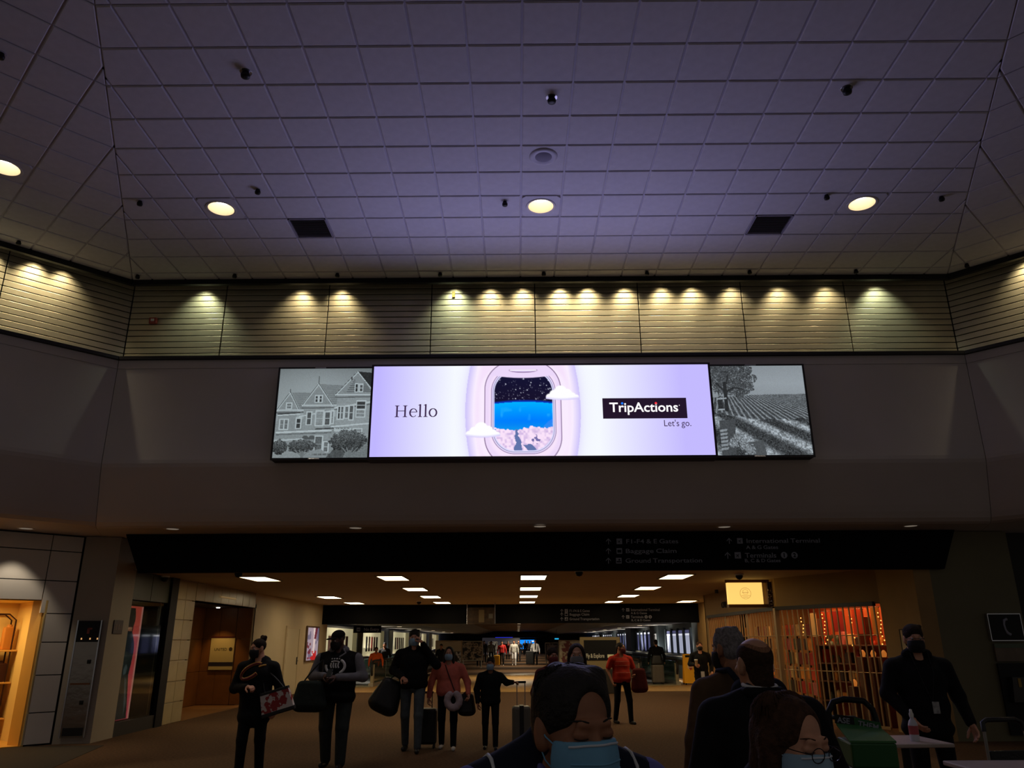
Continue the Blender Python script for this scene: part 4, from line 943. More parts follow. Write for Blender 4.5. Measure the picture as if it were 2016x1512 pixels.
def gift_mesh(kind, w_, h_):
    b = MB()
    if kind == 0: b.rbox(-w_/2, w_/2, -w_/2, w_/2, 0, h_, .012).box(-w_/2-.002, w_/2+.002, -.012, .012, 0, h_+.004)
    elif kind == 1: b.lathe([(w_*.42, 0), (w_*.46, .02), (w_*.3, .05), (w_*.48, h_*.45), (w_*.42, h_*.75), (w_*.15, h_*.92), (.0, h_)], 14)
    elif kind == 2: b.lathe([(w_*.3, 0), (w_*.32, h_*.6), (w_*.12, h_*.75), (w_*.12, h_), (0, h_)], 12)
    else: b.lathe([(w_*.45, 0), (w_*.40, h_*.3), (0.02, h_*.36), (.02, h_*.45), (w_*.5, h_*.7), (w_*.42, h_)], 12)
    return b
names = ['gift_box', 'snow_globe', 'bottle', 'lamp_cup']; labs = ['ribboned gift box', 'rounded snow globe', 'slim bottle', 'footed cup']
gm = {}
for zi, z in enumerate((.38, .78, 1.15, 1.53)):
    x = -1.12
    while x < 1.12:
        kd = rs.randrange(4); w_ = rs.choice((.10, .14, .18)); h_ = rs.choice((.16, .22, .28)); key = (kd, w_, h_, rs.randrange(8))
        if key not in gm: gm[key] = gift_mesh(kd, w_, h_).mesh(names[kd])
        o = ob(names[kd], gm[key], pal[key[3]], None, shf.matrix_basis @ Vector((x+w_/2, -.02+rs.uniform(-.06, .06), z)), (0, 0, az+rs.uniform(-.3, .3)))
        tag(o, labs[kd]+' on the brown shelving behind the angled grille', labs[kd].split()[-1] if kd != 0 else 'gift box', labs[kd]+' set on the gift shelving'); x += w_+rs.uniform(.02, .07)
for s, z, w_, h_, c in ((1.9, 1.72, .22, .5, 0), (1.55, 1.8, .3, .42, 1), (1.05, 1.75, .28, .5, 0), (.62, 1.72, .2, .55, 2), (.3, 1.8, .16, .4, 1), (2.25, 1.7, .2, .5, 5)):
    P, a_ = on_front(s, .62, z); t = thing('hanging_banner', '%s hanging banner over the gift shelving' % {(1.9, 0): 'large orange', (1.55, 1): 'wide red', (1.05, 0): 'broad bright orange', (.62, 2): 'tall amber', (.3, 1): 'narrow red', (2.25, 5): 'cream'}[(s, c)], 'banner', P, a_, 'banners over the gift shelving')
    MB().rbox(-w_/2, w_/2, -.008, .008, 0, h_, .003).build('cloth', M('banner %d' % c, {0: (224, 74, 26), 1: (190, 40, 26), 2: (236, 160, 60), 5: (230, 200, 140)}[c], .6), t); MB().tube([(-w_/2-.02, 0, h_), (w_/2+.02, 0, h_)], .008).build('rod', m_shelfb, t)
for s, z, n in ((.4, 2.15, 9), (1.1, 2.2, 10), (1.8, 2.16, 9), (2.4, 2.1, 6)):
    P, a_ = on_front(s, .45, z); t = thing('light_string', 'dangling string of warm fairy lights behind the angled grille', 'fairy lights', P, a_, 'fairy light strings in the gift shop')
    pts = [(.04*math.sin(i*1.7), .03*math.cos(i*2.1), -i*.075) for i in range(n)]; MB().tube(pts, .003, 5).build('wire', m_black, t)
    bm_ = None
    for p in pts:
        if bm_ is None: bm_ = MB().lathe([(.0, -.016), (.012, -.006), (.010, .006), (.0, .014)], 8).mesh('bulb')
        ob('bulb', bm_, m_bulb, t, p)
for s, z in ((.5, 1.30), (.75, 1.30), (1.0, 1.30), (1.3, .72)):
    P, a_ = on_front(s, .55, z); o = MB().lathe([(.035, 0), (.045, .02), (.055, .07), (.03, .12), (.012, .135)], 14).build('lantern', M('glowing lantern', (130, 70, 26), .5, emit=(255, 150, 60), es=.35), None, P); tag(o, 'small glowing amber lantern behind the angled grille', 'lantern', 'glowing lanterns in the gift shop')
    pd = MB().rbox(-.10, .10, -.10, .10, -z, 0, .01).build('pedestal', m_shelfb, o)
rk = 0
for y, c in ((18.9, 0), (19.6, 2), (20.3, 5), (21.1, 1), (21.9, 2), (22.8, 0), (23.7, 5)):
    t = thing('gift_stand', 'slim gift stand hung with goods behind the long grille', 'display stand', (6.75, y, 0), 0, 'gift stands behind the long grille')
    MB().tube([(0, 0, 0), (0, 0, 2.0)], .02).lathe([(.22, 0), (.22, .03)], 16).build('pole', m_black, t)
    for k in range(5):
        for s in (-1, 1): MB().rbox(-.02, .02, s*.02, s*.25, .45+k*.32, .70+k*.32, .01).build('hung_pack', pal[(c+k+s) % 8], t)
for (x, y, e) in ((6.95, 17.05, 12), (6.5, 17.9, 11), (7.6, 17.6, 20), (7.4, 20.0, 34), (7.4, 22.8, 30)):
    t = thing('shop_ceiling_lamp', 'square warm lamp in the gift shop ceiling', 'ceiling light', (x, y, ZC-.01), 0, 'gift shop ceiling lamps')
    MB().box(-.2, .2, -.2, .2, -.02, 0).build('lamp_face', M('gift shop lamp face', (255, 200, 130), .5, emit=(255, 190, 110), es=1.2), t)
    L = bpy.data.lights.new('gift_lamp', 'AREA'); L.energy = e; L.color = (1, .58, .26); L.size = .4; lo = bpy.data.objects.new('gift_lamp', L); col.objects.link(lo); lo.parent = t; lo.location = (0, 0, -.04)
# illuminated blade sign
P = at(1467.5, 1168, 18.45)
bs = thing('blade_sign', 'glowing cream shop sign with a round line emblem hung in a bronze frame', 'sign', (P[0], 18.45, 0))
z0, z1 = at(1467, 1189.5, 18.45)[2], at(1467, 1147, 18.45)[2]; hw = (at(1502, 1168, 18.45)[0]-at(1434, 1168, 18.45)[0])/2
MB().box(-hw, hw, 0, .14, z0, z1).build('light_face', M('glowing cream sign face', (255, 214, 130), .5, emit=(255, 208, 112), es=1.0), bs)
MB().box(-hw-.02, hw+.22, .02, .13, z1, z1+.07).box(-hw-.0, hw+.2, .02, .13, z0-.07, z0).box(hw+.12, hw+.2, .03, .12, z0-.05, z1+.06).build('bracket', M('bronze bracket', (92, 58, 24), .45, .4), bs)
m_em = M('brown line emblem', (150, 110, 50), .6)
zc = (z0+z1)/2; em = MB(); em.tube([(.125*math.cos(i*.2618), -.004, zc+.125*math.sin(i*.2618)) for i in range(24)], .003, 5, closed=True); em.build('emblem_ring', m_em, bs)
MB().tube([(-.06, -.004, zc+.02), (-.05, -.004, zc+.07), (0, -.004, zc+.09), (.05, -.004, zc+.07), (.06, -.004, zc+.02), (.04, -.004, zc-.02), (-.04, -.004, zc-.02)], .0025, 5, closed=True).build('emblem_mark', m_em, bs)
MB().box(-.10, .10, -.006, 0, zc-.055, zc-.05).box(-.07, .07, -.006, 0, zc+.018, zc+.024).box(-.06, .06, -.006, 0, zc-.085, zc-.08).build('emblem_script', m_em, bs)
P = at(1432, 1188, 22.5); text('wall_lettering', 'CALI', .24, M('dark raised lettering', (44, 24, 12), .5), None, (5.83, 22.9, 2.5), (0, 0, math.radians(-90)), extrude=.012)
tag(bpy.data.objects['wall_lettering'], 'dark raised letters on the tan wall above the long grille', 'lettering')
for y in (19.2, 20.7, 22.2):
    o = MB().lathe([(.05, -.10), (.05, 0)], 14).build('spot_can', m_trim, None, (5.55, y, ZC-.0)); tag(o, 'small spotlight can over the long grille wall', 'spotlight', 'spotlights along the gift shop wall')
    L = bpy.data.lights.new('spot_beam', 'SPOT'); L.energy = 10; L.color = (1, .66, .3); L.spot_size = math.radians(60); L.spot_blend = .6; lo = bpy.data.objects.new('spot_beam', L); col.objects.link(lo); lo.parent = o; lo.location = (0, 0, -.11); lo.rotation_euler = (0, math.radians(25), 0)
sd = thing('sequin_strip', 'sparkling sequin strip hanging beside the glowing shop sign', 'decoration', (5.80, 18.32, 2.36))
MB().box(-.05, .05, -.02, .0, 0, .55).build('strip', M('dark red strip', (50, 16, 14), .6), sd)
sq = MB().prism([(math.cos(-i*1.05)*.011, 0, math.sin(-i*1.05)*.011) for i in range(6)], (0, -.004, 0), (0, 0, 0)).mesh('sequin')
for i in range(34): ob('sequin', sq, m_chrome, sd, (rs.uniform(-.045, .045), -.022, rs.uniform(.02, .42)), (rs.uniform(-.5, .5), 0, rs.uniform(-.5, .5)))

# right-hand column with telephone
m_olive = M('olive painted column', (104, 98, 70), .6, noise=(2, .05))
colr = struct(MB().prism([Vector((7.30, 14.25, 0)), Vector((8.95, 14.3, 0)), Vector((8.95, 15.5, 0)), Vector((7.30, 15.5, 0))], (0, 0, 0), (0, 0, 3.51)).build('wall_column_right', m_olive))
struct(MB().box(8.95, 13, 14.6, 14.8, 0, 3.51).box(9.6, 12.5, 14.5, 14.62, 0, 2.6).build('wall_right_lower', M('dark opening fill', (40, 38, 32), .7)))  # dark fill standing in for the shade of an opening
tp = thing('telephone_sign', 'black pay telephone panel with a white handset symbol on the olive column', 'telephone', (8.28, 14.25, 0))
MB().box(0, .56, -.05, 0, 1.62, 2.05).build('sign_plate', m_black, tp); fr = MB()
for a in ((-.01, .57, 2.05, 2.065), (-.01, .57, 1.605, 1.62), (-.012, 0, 1.62, 2.05), (.56, .572, 1.62, 2.05)): fr.box(a[0], a[1], -.056, 0, a[2], a[3])
fr.build('frame', m_chrome, tp)
MB().tube([(.32, -.052, 1.97), (.27, -.052, 1.95), (.255, -.052, 1.88), (.265, -.052, 1.80), (.29, -.052, 1.74), (.34, -.052, 1.71)], [.024, .022, .016, .016, .022, .024], 8).build('handset_symbol', m_letter, tp)
MB().box(.03, .55, -.03, 0, 1.27, 1.56).build('notice', M('faded notice', (110, 96, 80), .6, noise=(6, .15)), tp); MB().box(.03, .55, -.034, -.03, 1.49, 1.56).build('notice_band', M('grey green band', (90, 104, 84), .6), tp)
MB().box(.02, .55, -.04, 0, .1, 1.24).build('back_plate', m_black, tp); MB().prism([(.12, -.05, .62), (.5, -.05, .62), (.44, -.05, 1.02), (.16, -.05, 1.02)], (0, -.1, 0), (0, .02, 0)).build('phone_body', M('dark steel', (70, 68, 66), .35, .8), tp)
MB().box(.24, .29, -.16, -.15, .86, 1.0).build('coin_plate', M('brass plate', (150, 120, 60), .4, .7), tp)
wb = thing('wall_board', 'plain cream notice board with a black frame on the tan wall', 'notice board', (7.11, 14.3, .95))
MB().box(-.012, 0, 0, .75, 0, .85).build('board', M('cream board', (196, 178, 140), .6), wb); fr = MB()
for a in ((-.02, .77, -.02, 0), (-.02, .77, .85, .87), (-.02, 0, 0, .85), (.75, .77, 0, .85)): fr.box(-.02, 0, a[0], a[1], a[2], a[3])
fr.build('frame', m_black, wb)

# ================================================================== FAR HALL
m_hall = M('hall soffit plaster', (150, 144, 132), .8, noise=(.5, .05)); m_hallc = M('brown grained hall ceiling', (120, 96, 62), .7, noise=(.6, .15)); m_rib = M('pale ceiling rib', (176, 170, 150), .6); m_dkp = M('dark teal pillar', (30, 38, 40), .5)
YE = 112.0; ZS, ZT = 2.42, 2.78
hc = struct(MB().box(-3.2, 3.4, 30.9, YE, ZT, ZT+.1).build('ceiling_far_hall', m_hallc))
struct(MB().box(-9, -5.0, 30.9, YE, ZS, ZS+.1).box(5.2, 9, 30.9, YE, ZS, ZS+.1).build('ceiling_far_soffit', m_hall))
slp = struct(MB().prism([(-5.0, 0, ZS), (-3.2, 0, ZT), (-3.2, 0, ZT+.1), (-5.0, 0, ZS+.1)], (0, 30.9, 0), (0, YE, 0)).prism([(5.2, 0, ZS+.1), (3.4, 0, ZT+.1), (3.4, 0, ZT), (5.2, 0, ZS)], (0, 30.9, 0), (0, YE, 0)).build('ceiling_far_slope', m_hall))
rb = [MB().prism([(-4.98, 0, ZS-.02), (-3.22, 0, ZT-.04), (-3.22, 0, ZT), (-4.98, 0, ZS+.02)], (0, -.16, 0), (0, .16, 0)).mesh('rib'), MB().prism([(5.18, 0, ZS+.02), (3.42, 0, ZT), (3.42, 0, ZT-.04), (5.18, 0, ZS-.02)], (0, -.16, 0), (0, .16, 0)).mesh('rib')]
y = 40.0
while y < 106:
    for m in rb: ob('rib', m, m_rib, slp, (0, y, 0))
    y += 1.0 + .012*(y-40)
pk = MB().box(-3.1, 3.3, -.5, .5, -.02, 0).mesh('plank')
for i in range(18): ob('plank', pk, M('ochre ceiling plank', (140, 112, 70), .6, noise=(1.5, .2)), hc, (0, 44+i*3.4, ZT))
struct(MB().box(-8.6, -8.3, 30.9, YE, 0, ZS).build('wall_far_left', m_dkp)); struct(MB().box(8.2, 8.5, 30.9, YE, 0, ZS).build('wall_far_right', m_dkp))
struct(MB().box(-9, 9, YE, YE+.2, 0, 4).build('wall_far_end', M('grey end wall', (120, 116, 112), .7)))
# far hall lamps: soffit downlights, then added ceiling downlights and added uplights
for s, X in ((-1, -6.6), (1, 6.8)):
    for i in range(6):
        t = thing('far_downlight', 'small far downlight in the hall soffit', 'ceiling light', (X, 36+i*9, ZS-.001), 0, 'far hall downlights'); MB().lathe([(.12, -.02), (.14, 0)], 16).build('lens', M('far lamp lens', (255, 235, 200), .5, emit=(255, 232, 190), es=.5), t)
        L = bpy.data.lights.new('far_beam', 'SPOT'); L.energy = 320; L.color = (1, .9, .72); L.spot_size = math.radians(110); L.spot_blend = .7; lo = bpy.data.objects.new('far_beam', L); col.objects.link(lo); lo.parent = t; lo.location = (0, 0, -.05)
for i in range(8):  # added row of ceiling spots that brightens the far hall
    t = thing('added_hall_downlight', 'added flush downlight in the brown grained far hall ceiling', 'ceiling light', (.1, 38+i*9, ZT-.025), 0, 'added downlights in the brown far ceiling'); MB().lathe([(.10, -.015), (.12, 0)], 16).build('lens', MATS['far lamp lens'], t)
    L = bpy.data.lights.new('added_hall_beam', 'SPOT'); L.energy = 420; L.color = (1, .86, .62); L.spot_size = math.radians(150); L.spot_blend = .8; lo = bpy.data.objects.new('added_hall_beam', L); col.objects.link(lo); lo.parent = t; lo.location = (0, 0, -.05)
for s, X in ((-1, -7.6), (1, 7.35)):  # added lamps aimed upward to lighten the soffits and slopes
    for i in range(7):
        t = thing('added_uplight', 'added small black uplight along the %s side of the far hall' % ('display case' if s < 0 else 'window'), 'lamp', (X, 36.5+i*8, .93 if s > 0 else .02), 0, 'added uplights along the %s side' % ('display case' if s < 0 else 'window')); MB().lathe([(.05, 0), (.06, .05), (.05, .06)], 12).build('lamp_can', m_black, t)
        L = bpy.data.lights.new('added_uplight_beam', 'SPOT'); L.energy = 230; L.color = (.95, .92, .86); L.spot_size = math.radians(120); L.spot_blend = .8; lo = bpy.data.objects.new('added_uplight_beam', L); col.objects.link(lo); lo.parent = t; lo.location = (0, 0, .08); lo.rotation_euler = (math.radians(180), math.radians(34*s), 0)
# left display cases
m_case = M('lit cream case lining', (240, 230, 190), .6, emit=(226, 214, 168), es=.36); m_art = [M('art strip %d' % i, c, .6) for i, c in enumerate(((96, 50, 30), (40, 34, 30), (70, 50, 34), (150, 60, 52), (200, 190, 160)))]
m_alu = M('aluminium edge', (190, 186, 170), .35, .6)
YC = [(33.0, 40.4), (42.0, 48.6), (52.2, 59.6), (65, 71), (76, 82)]
for ci, (y0, y1) in enumerate(YC):
    t = thing('display_case', 'lit cream wall display case with %s' % ('tall dark art strips, first past the No Entry sign', 'narrow brown art strips, second past the No Entry sign', 'art strips behind the tall man on the phone', 'pale art, fourth past the No Entry sign', 'pale art, last past the No Entry sign')[ci], 'display case', (-8.28, y0, 0))
    L_ = y1-y0; MB().box(0, .03, 0, L_, .90, 2.22).build('lit_back', m_case, t)
    fr = MB()
    for a in ((-.05, 0, .85, 2.3), (L_, L_+.1, .85, 2.3), (0, L_, .85, .9), (0, L_, 2.22, 2.3)): fr.box(-.01, .25, a[0], a[1], a[2], a[3])
    fr.build('frame', m_alu, t)
    for i in range(5 if ci < 3 else 2):
        yy = L_*(.30+.12*i); MB().box(.03, .05, yy, yy+L_*.065, 1.12, 1.88).build('art_strip', m_art[(i+ci) % 4], t)
# right windows
m_pane = M('daylit window pane', (210, 214, 230), .2, emit=(196, 202, 228), es=.55); m_pane2 = M('dusky window pane', (120, 124, 160), .2, emit=(110, 112, 160), es=.35); m_out = M('pale exterior band', (240, 240, 250), .5, emit=(240, 242, 255), es=.75)
wn = 1
for y0, y1, mp_ in ((36.3, 44.3, m_pane), (47.8, 55.2, m_pane2), (58.5, 66, m_pane2), (69.5, 77, m_pane2), (80, 88, m_pane2)):
    wn += 1; w_ = struct(MB().box(8.17, 8.20, y0-.1, y1+.1, .95, 2.2).build('window_%d' % wn, m_dkp)); n = 5; st = (y1-y0)/n
    for i in range(n):
        MB().box(8.13, 8.16, y0+i*st+.18, y0+(i+1)*st-.18, 1.02, 1.95).build('pane', mp_, w_); MB().box(8.125, 8.16, y0+i*st+.18, y0+(i+1)*st-.18, 1.86 if mp_ is m_pane else 2.0, 1.93 if mp_ is m_pane else 2.1).build('pane_band', m_out, w_); MB().box(8.13, 8.16, y0+i*st+.18, y0+(i+1)*st-.18, 1.97, 2.1).build('pane_top', m_pane2, w_)
    for i in range(n+1): MB().box(8.05, 8.2, y0+i*st-.12, y0+i*st+.12, .95, 2.2).build('mullion', m_dkp, w_)
    MB().box(8.0, 8.2, y0-.3, y1+.3, .90, .97).build('sill', m_alu, w_)
for y0, y1 in ((33.0, 36.0), (44.6, 47.5), (55.5, 58.2)):
    struct(MB().box(7.75, 8.2, y0, y1, 0, ZS).build('wall_pillar_right', m_dkp))
for y, lab in ((33.4, 'white restroom sign on the dark pillar by the coffee woman'), (45.3, 'white restroom sign on the second dark pillar between windows')):
    t = thing('restroom_sign', lab, 'sign', (7.72, y, 1.56)); MB().rbox(0, .02, 0, .55, 0, .42, .005).build('plate', M('white sign plate', (215, 215, 215), .5, emit=(200, 200, 200), es=.12), t)
    for yy in (.15, .36): MB().box(-.006, 0, yy-.04, yy+.04, .08, .26).lathe([(0, .27), (.03, .29), (.035, .31), (.0, .345)], 8, T=(-.0, yy, 0)).build('figure_mark', m_black, t)
struct(MB().box(7.2, 7.25, 33, 90, .93, .96).build('trim_3', m_alu)); struct(MB().box(7.3, 8.2, 33, 90, 0, .9).build('wall_window_ledge', m_dkp))
# moving walkways
m_rail = M('black rubber handrail', (16, 16, 18), .5); m_bal = M('green balustrade glass', (90, 130, 120), .08, 0, trans=.75, noise=(2, .2)); m_plate = M('bright comb plate', (180, 170, 140), .4, .6)
def walkway(x0, x1, y0, y1, label):
    t = thing('moving_walkway', label, 'moving walkway', ((x0+x1)/2, y0, 0)); h = (x1-x0)/2
    MB().box(-h, h, -.6, .5, 0, .03).build('comb_plate', m_plate, t); MB().box(-h+.1, h-.1, .5, y1-y0, 0, .02).build('tread_belt', m_rail, t)
    for s in (-1, 1):
        MB().box(s*h-.02, s*h+.02, .15, y1-y0, .12, .86).build('glass_panel', m_bal, t); MB().box(s*h-.09, s*h+.09, -.3, y1-y0, 0, .13).build('skirt', m_alu, t)
        MB().tube([(s*h, y1-y0, .92), (s*h, .2, .92), (s*h, -.05, .90), (s*h, -.22, .78), (s*h, -.25, .6), (s*h, -.15, .42), (s*h, .1, .36)], .045, 10).build('handrail', m_rail, t)
        for i in range(1, 6): MB().box(s*h-.025, s*h+.025, i*3.0-.02, i*3.0+.02, .12, .88).build('glass_post', m_alu, t)
        MB().rbox(s*h-.06, s*h+.06, -.16, .1, .0, .80, .02).build('newel', m_plate, t)
    return t
walkway(-7.1, -5.6, 31.6, 60, 'moving walkway with dark glass sides before the lit display cases'); walkway(4.75, 6.15, 31.9, 60, 'moving walkway with green glass sides below the windows')
ys = thing('yellow_barrier', 'yellow folding floor sign with red arrows at the walkway end', 'floor sign', (6.68, 31.9, 0))
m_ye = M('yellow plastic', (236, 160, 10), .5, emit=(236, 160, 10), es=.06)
for s in (-1, 1): MB().prism([(-.27, s*.18, .06), (.27, s*.18, .06), (.24, s*.02, 1.12), (-.24, s*.02, 1.12)], (0, -.015, 0), (0, .015, 0)).build('board', m_ye, ys)
MB().box(-.16, .16, -.06, -.02, 1.0, 1.08).build('hand_slot', m_black, ys)
MB().lathe([(0, 0), (.10, 0), (.11, .004)], 20).build('symbol_disc', M('pale symbol disc', (230, 200, 150), .5), ys, (0, -.105, .66), (math.radians(81), 0, 0)); 
MB().prism([(-.07, 0, .02), (.07, 0, .02), (0, 0, .12)], (0, -.006, 0), (0, 0, 0)).prism([(-.07, 0, -.02), (0, 0, -.12), (.07, 0, -.02)], (0, -.006, 0), (0, 0, 0)).build('arrow_mark', M('red arrow', (190, 40, 30), .5), ys, (0, -.128, .64), (math.radians(-9), 0, 0))
for s in (-1, 1): MB().box(-.25, -.2, s*.2-.02, s*.2+.02, 0, .07).box(.2, .25, s*.2-.02, s*.2+.02, 0, .07).build('foot', m_black, ys)

# free-standing boards in the hall
def photo_board(nx, ny, sd, tones):
    n = vnoise((ny, nx), 6, sd)*.6+vnoise((ny, nx), 2.4, sd+1)*.4; im = np.zeros((ny, nx, 3)); T = np.array(tones)/255.0; q = np.clip(((n-.25)/.5*len(T)).astype(int), 0, len(T)-1); return T[q]
m_pb = M_attr('matt print', .03, .9)
def board(x, Y, wpx, ytop, zb, label, sd, tones, frame=m_alu, gain=None, legs=True):
    k = Y*.949/F_PX; P = at(x, ytop, Y); w_ = wpx*k; t = thing('photo_board', label, 'display board', (P[0], Y, 0)); h_ = P[2]-zb
    MB().box(-w_/2, w_/2, 0, .12, zb, P[2]).build('board_body', frame, t)
    im = photo_board(36, 36, sd, tones)
    if sd == 21: im[:14] = np.array([150, 128, 96])/255
    grid_print('printed_face', w_*.92, h_*.92, 36, 36, im, m_pb, t, (-w_*.46, -.008, zb+h_*.04))
    if legs:
        for s in (-1, 1): MB().box(s*w_*.42-.03, s*w_*.42+.03, -.1, .2, 0, zb).build('leg', frame, t)
    return t
board(884, 44, 53, 1261, .25, 'tall photo board of a crowd behind the woman in pink', 21, [(30, 26, 24), (70, 56, 44), (190, 178, 160), (60, 46, 38)], M('cream board frame', (170, 152, 120), .5))
board(930, 52, 42, 1262, .45, 'wide sepia photo board beyond the crowd board', 25, [(34, 28, 22), (120, 96, 70), (170, 140, 104), (80, 60, 44)])
board(970, 75, 18, 1263, .3, 'narrow black and white photo board with white frame', 27, [(20, 20, 20), (120, 120, 118), (180, 180, 178)], m_white)
board(1086, 62, 26, 1265, .2, 'dark photo board in a pale frame left of the Fly and Explore board', 29, [(24, 18, 16), (60, 44, 38), (110, 90, 76)], m_alu)
board(1122, 50, 44, 1260, .2, 'pale cream photo board behind the long haired woman', 31, [(200, 180, 140), (180, 160, 120), (120, 60, 50)], M('cream board frame', (170, 152, 120), .5))
P = at(1181, 1254, 27.0)
fb = thing('explore_board', 'black board reading Fly & Explore in a wide cream frame', 'sign', (P[0], 27.0, 0)); k = 27*.949/F_PX; hw = 39*k
MB().box(-hw, hw, 0, .2, .75, P[2]).build('frame', M('cream sign frame', (150, 132, 92), .5), fb); MB().box(-hw*.82, hw*.82, -.02, 0, 1.02, P[2]-.1).build('black_face', m_black, fb)
text('lettering', 'Fly & Explore', .185, M('lit cream lettering', (190, 182, 150), .5, emit=(180, 170, 140), es=.14), fb, (-hw*.74, -.026, 1.10), sx=.62, offset=.003); MB().box(hw*.34, hw*.66, -.024, -.02, 1.10, 1.2).build('cream_tab', M('lit cream tab', (200, 190, 140), .5, emit=(190, 180, 130), es=.25), fb)
MB().rbox(-hw*.9, hw*.9, -.1, .3, 0, .75, .02).build('plinth', M('dark plinth', (40, 34, 26), .6), fb)
# far end screen, hood
es = thing('far_screen', 'bright blue video screen at the far end of the hall', 'screen', (at(1038, 1270, 104)[0], 104, 0)); MB().box(-1.1, 1.1, 0, .1, .62, 1.74).build('display', M('blue video', (20, 150, 255), .4, emit=(16, 140, 255), es=1.0), es); MB().box(-1.25, 1.25, .1, .2, 0, 1.9).build('casing', m_black, es)
MB().box(.55, .9, -.02, 0, 1.5, 1.62).build('caption', m_lw, es)
hd = thing('ceiling_hood', 'wide black ceiling hood with blue glow before the far screen', 'ceiling hood', (at(1019, 1250, 98)[0], 98, 0)); MB().prism([(-2.9, 0, 1.98), (2.9, 0, 1.98), (2.5, 0, 2.45), (-2.5, 0, 2.45)], (0, 0, 0), (0, 3, 0)).build('hood_shell', m_black, hd); MB().box(-2.7, -.6, -.03, 0, 1.98, 2.04).build('glow_strip', M('deep blue glow', (30, 40, 200), .5, emit=(40, 50, 230), es=.8), hd)
for s in (-1, 1): MB().tube([(s*2.4, 1.5, 2.45), (s*2.4, 1.5, ZT)], .03).build('hanger_rod', m_black, hd)
ex = thing('far_exit_sign', 'small cyan lit sign hanging in the far hall', 'sign', (at(1096, 1258, 80)[0], 80, 1.70)); MB().box(-.5, .5, 0, .08, 0, .2).build('board', m_black, ex); MB().box(-.2, .2, -.01, 0, .03, .16).build('lit_face', M('cyan face', (40, 170, 220), .5, emit=(40, 170, 220), es=.9), ex); MB().tube([(0, .04, .2), (0, .04, ZS-1.70+.36)], .015).build('hanger', m_black, ex)
for x, w_ in ((968, 5.2), (1005, 5.0)):
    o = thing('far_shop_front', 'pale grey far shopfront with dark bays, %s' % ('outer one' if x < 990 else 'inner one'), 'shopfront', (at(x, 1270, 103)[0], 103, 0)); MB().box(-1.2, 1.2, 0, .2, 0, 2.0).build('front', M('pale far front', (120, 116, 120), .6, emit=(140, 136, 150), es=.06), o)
    for i in range(3): MB().box(-1.0+i*.7, -.6+i*.7, -.03, 0, .3, 1.3).build('bay', M('far red bay', (70, 30, 28), .6), o)
# ================================================================== PEOPLE
def skinm(n, c): return M('skin '+n, c, .55, noise=(40, .06))
SK_L = skinm('light', (196, 140, 112)); SK_M = skinm('tan', (150, 98, 70)); SK_D = skinm('dark', (78, 48, 36))
H_BLK = M('black hair', (27, 22, 20), .6, noise=(60, .4), bump=(90, .6), spec=.3); H_BRN = M('dark brown hair', (38, 25, 18), .75, noise=(60, .4), bump=(90, .6), spec=.15); H_GRY = M('grey hair', (122, 116, 118), .75, noise=(60, .4), bump=(90, .6), spec=.15); H_CHE = M('chestnut brown hair', (66, 44, 32), .75, noise=(60, .4), bump=(90, .6), spec=.15)
def cloth(n, c, r=.85, nz=.14): return M('cloth '+n, c, r, noise=(14, nz), bump=(30, .35), spec=.2)
K_BLK = cloth('black', (15, 15, 18)); K_NAVY = cloth('navy', (24, 28, 44)); K_GRY = cloth('grey marl', (112, 112, 120)); K_JEAN = cloth('grey denim', (74, 82, 88)); K_OLJ = cloth('dark olive denim', (48, 54, 54)); K_PINK = cloth('salmon knit', (196, 104, 90)); K_BRN = cloth('brown twill', (86, 64, 44)); K_RED = cloth('red jersey', (172, 44, 26)); K_DRED = cloth('dark red', (76, 22, 18)); K_BLUS = cloth('periwinkle shirt', (104, 104, 170)); K_WHT = cloth('white cotton', (205, 203, 205)); K_ORG = cloth('bright orange', (226, 96, 40)); K_CHAR = cloth('charcoal', (40, 40, 44)); K_LGRY = cloth('light grey', (150, 146, 140))
MK_BLU = M('blue surgical mask', (112, 168, 206), .8, bump=(25, .2)); MK_PALE = M('pale blue surgical mask', (142, 172, 196), .8, bump=(25, .2)); MK_BLK = M('black cloth mask', (14, 13, 14), .8); MK_GRY = M('grey cloth mask', (120, 122, 128), .8); MK_RED = M('dark red cloth mask', (96, 24, 26), .8)
SHO_BLK = M('black shoe leather', (16, 15, 16), .45); SHO_WHT = M('white trainer', (200, 198, 196), .6)
M_EYE = M('eye white', (200, 195, 190), .3); M_IRIS = M('dark iris', (24, 14, 10), .2)
def rotm(yaw=0, pitch=0, roll=0):
    return np.array((Matrix.Rotation(yaw, 3, 'Z') @ Matrix.Rotation(pitch, 3, 'X') @ Matrix.Rotation(roll, 3, 'Y')))
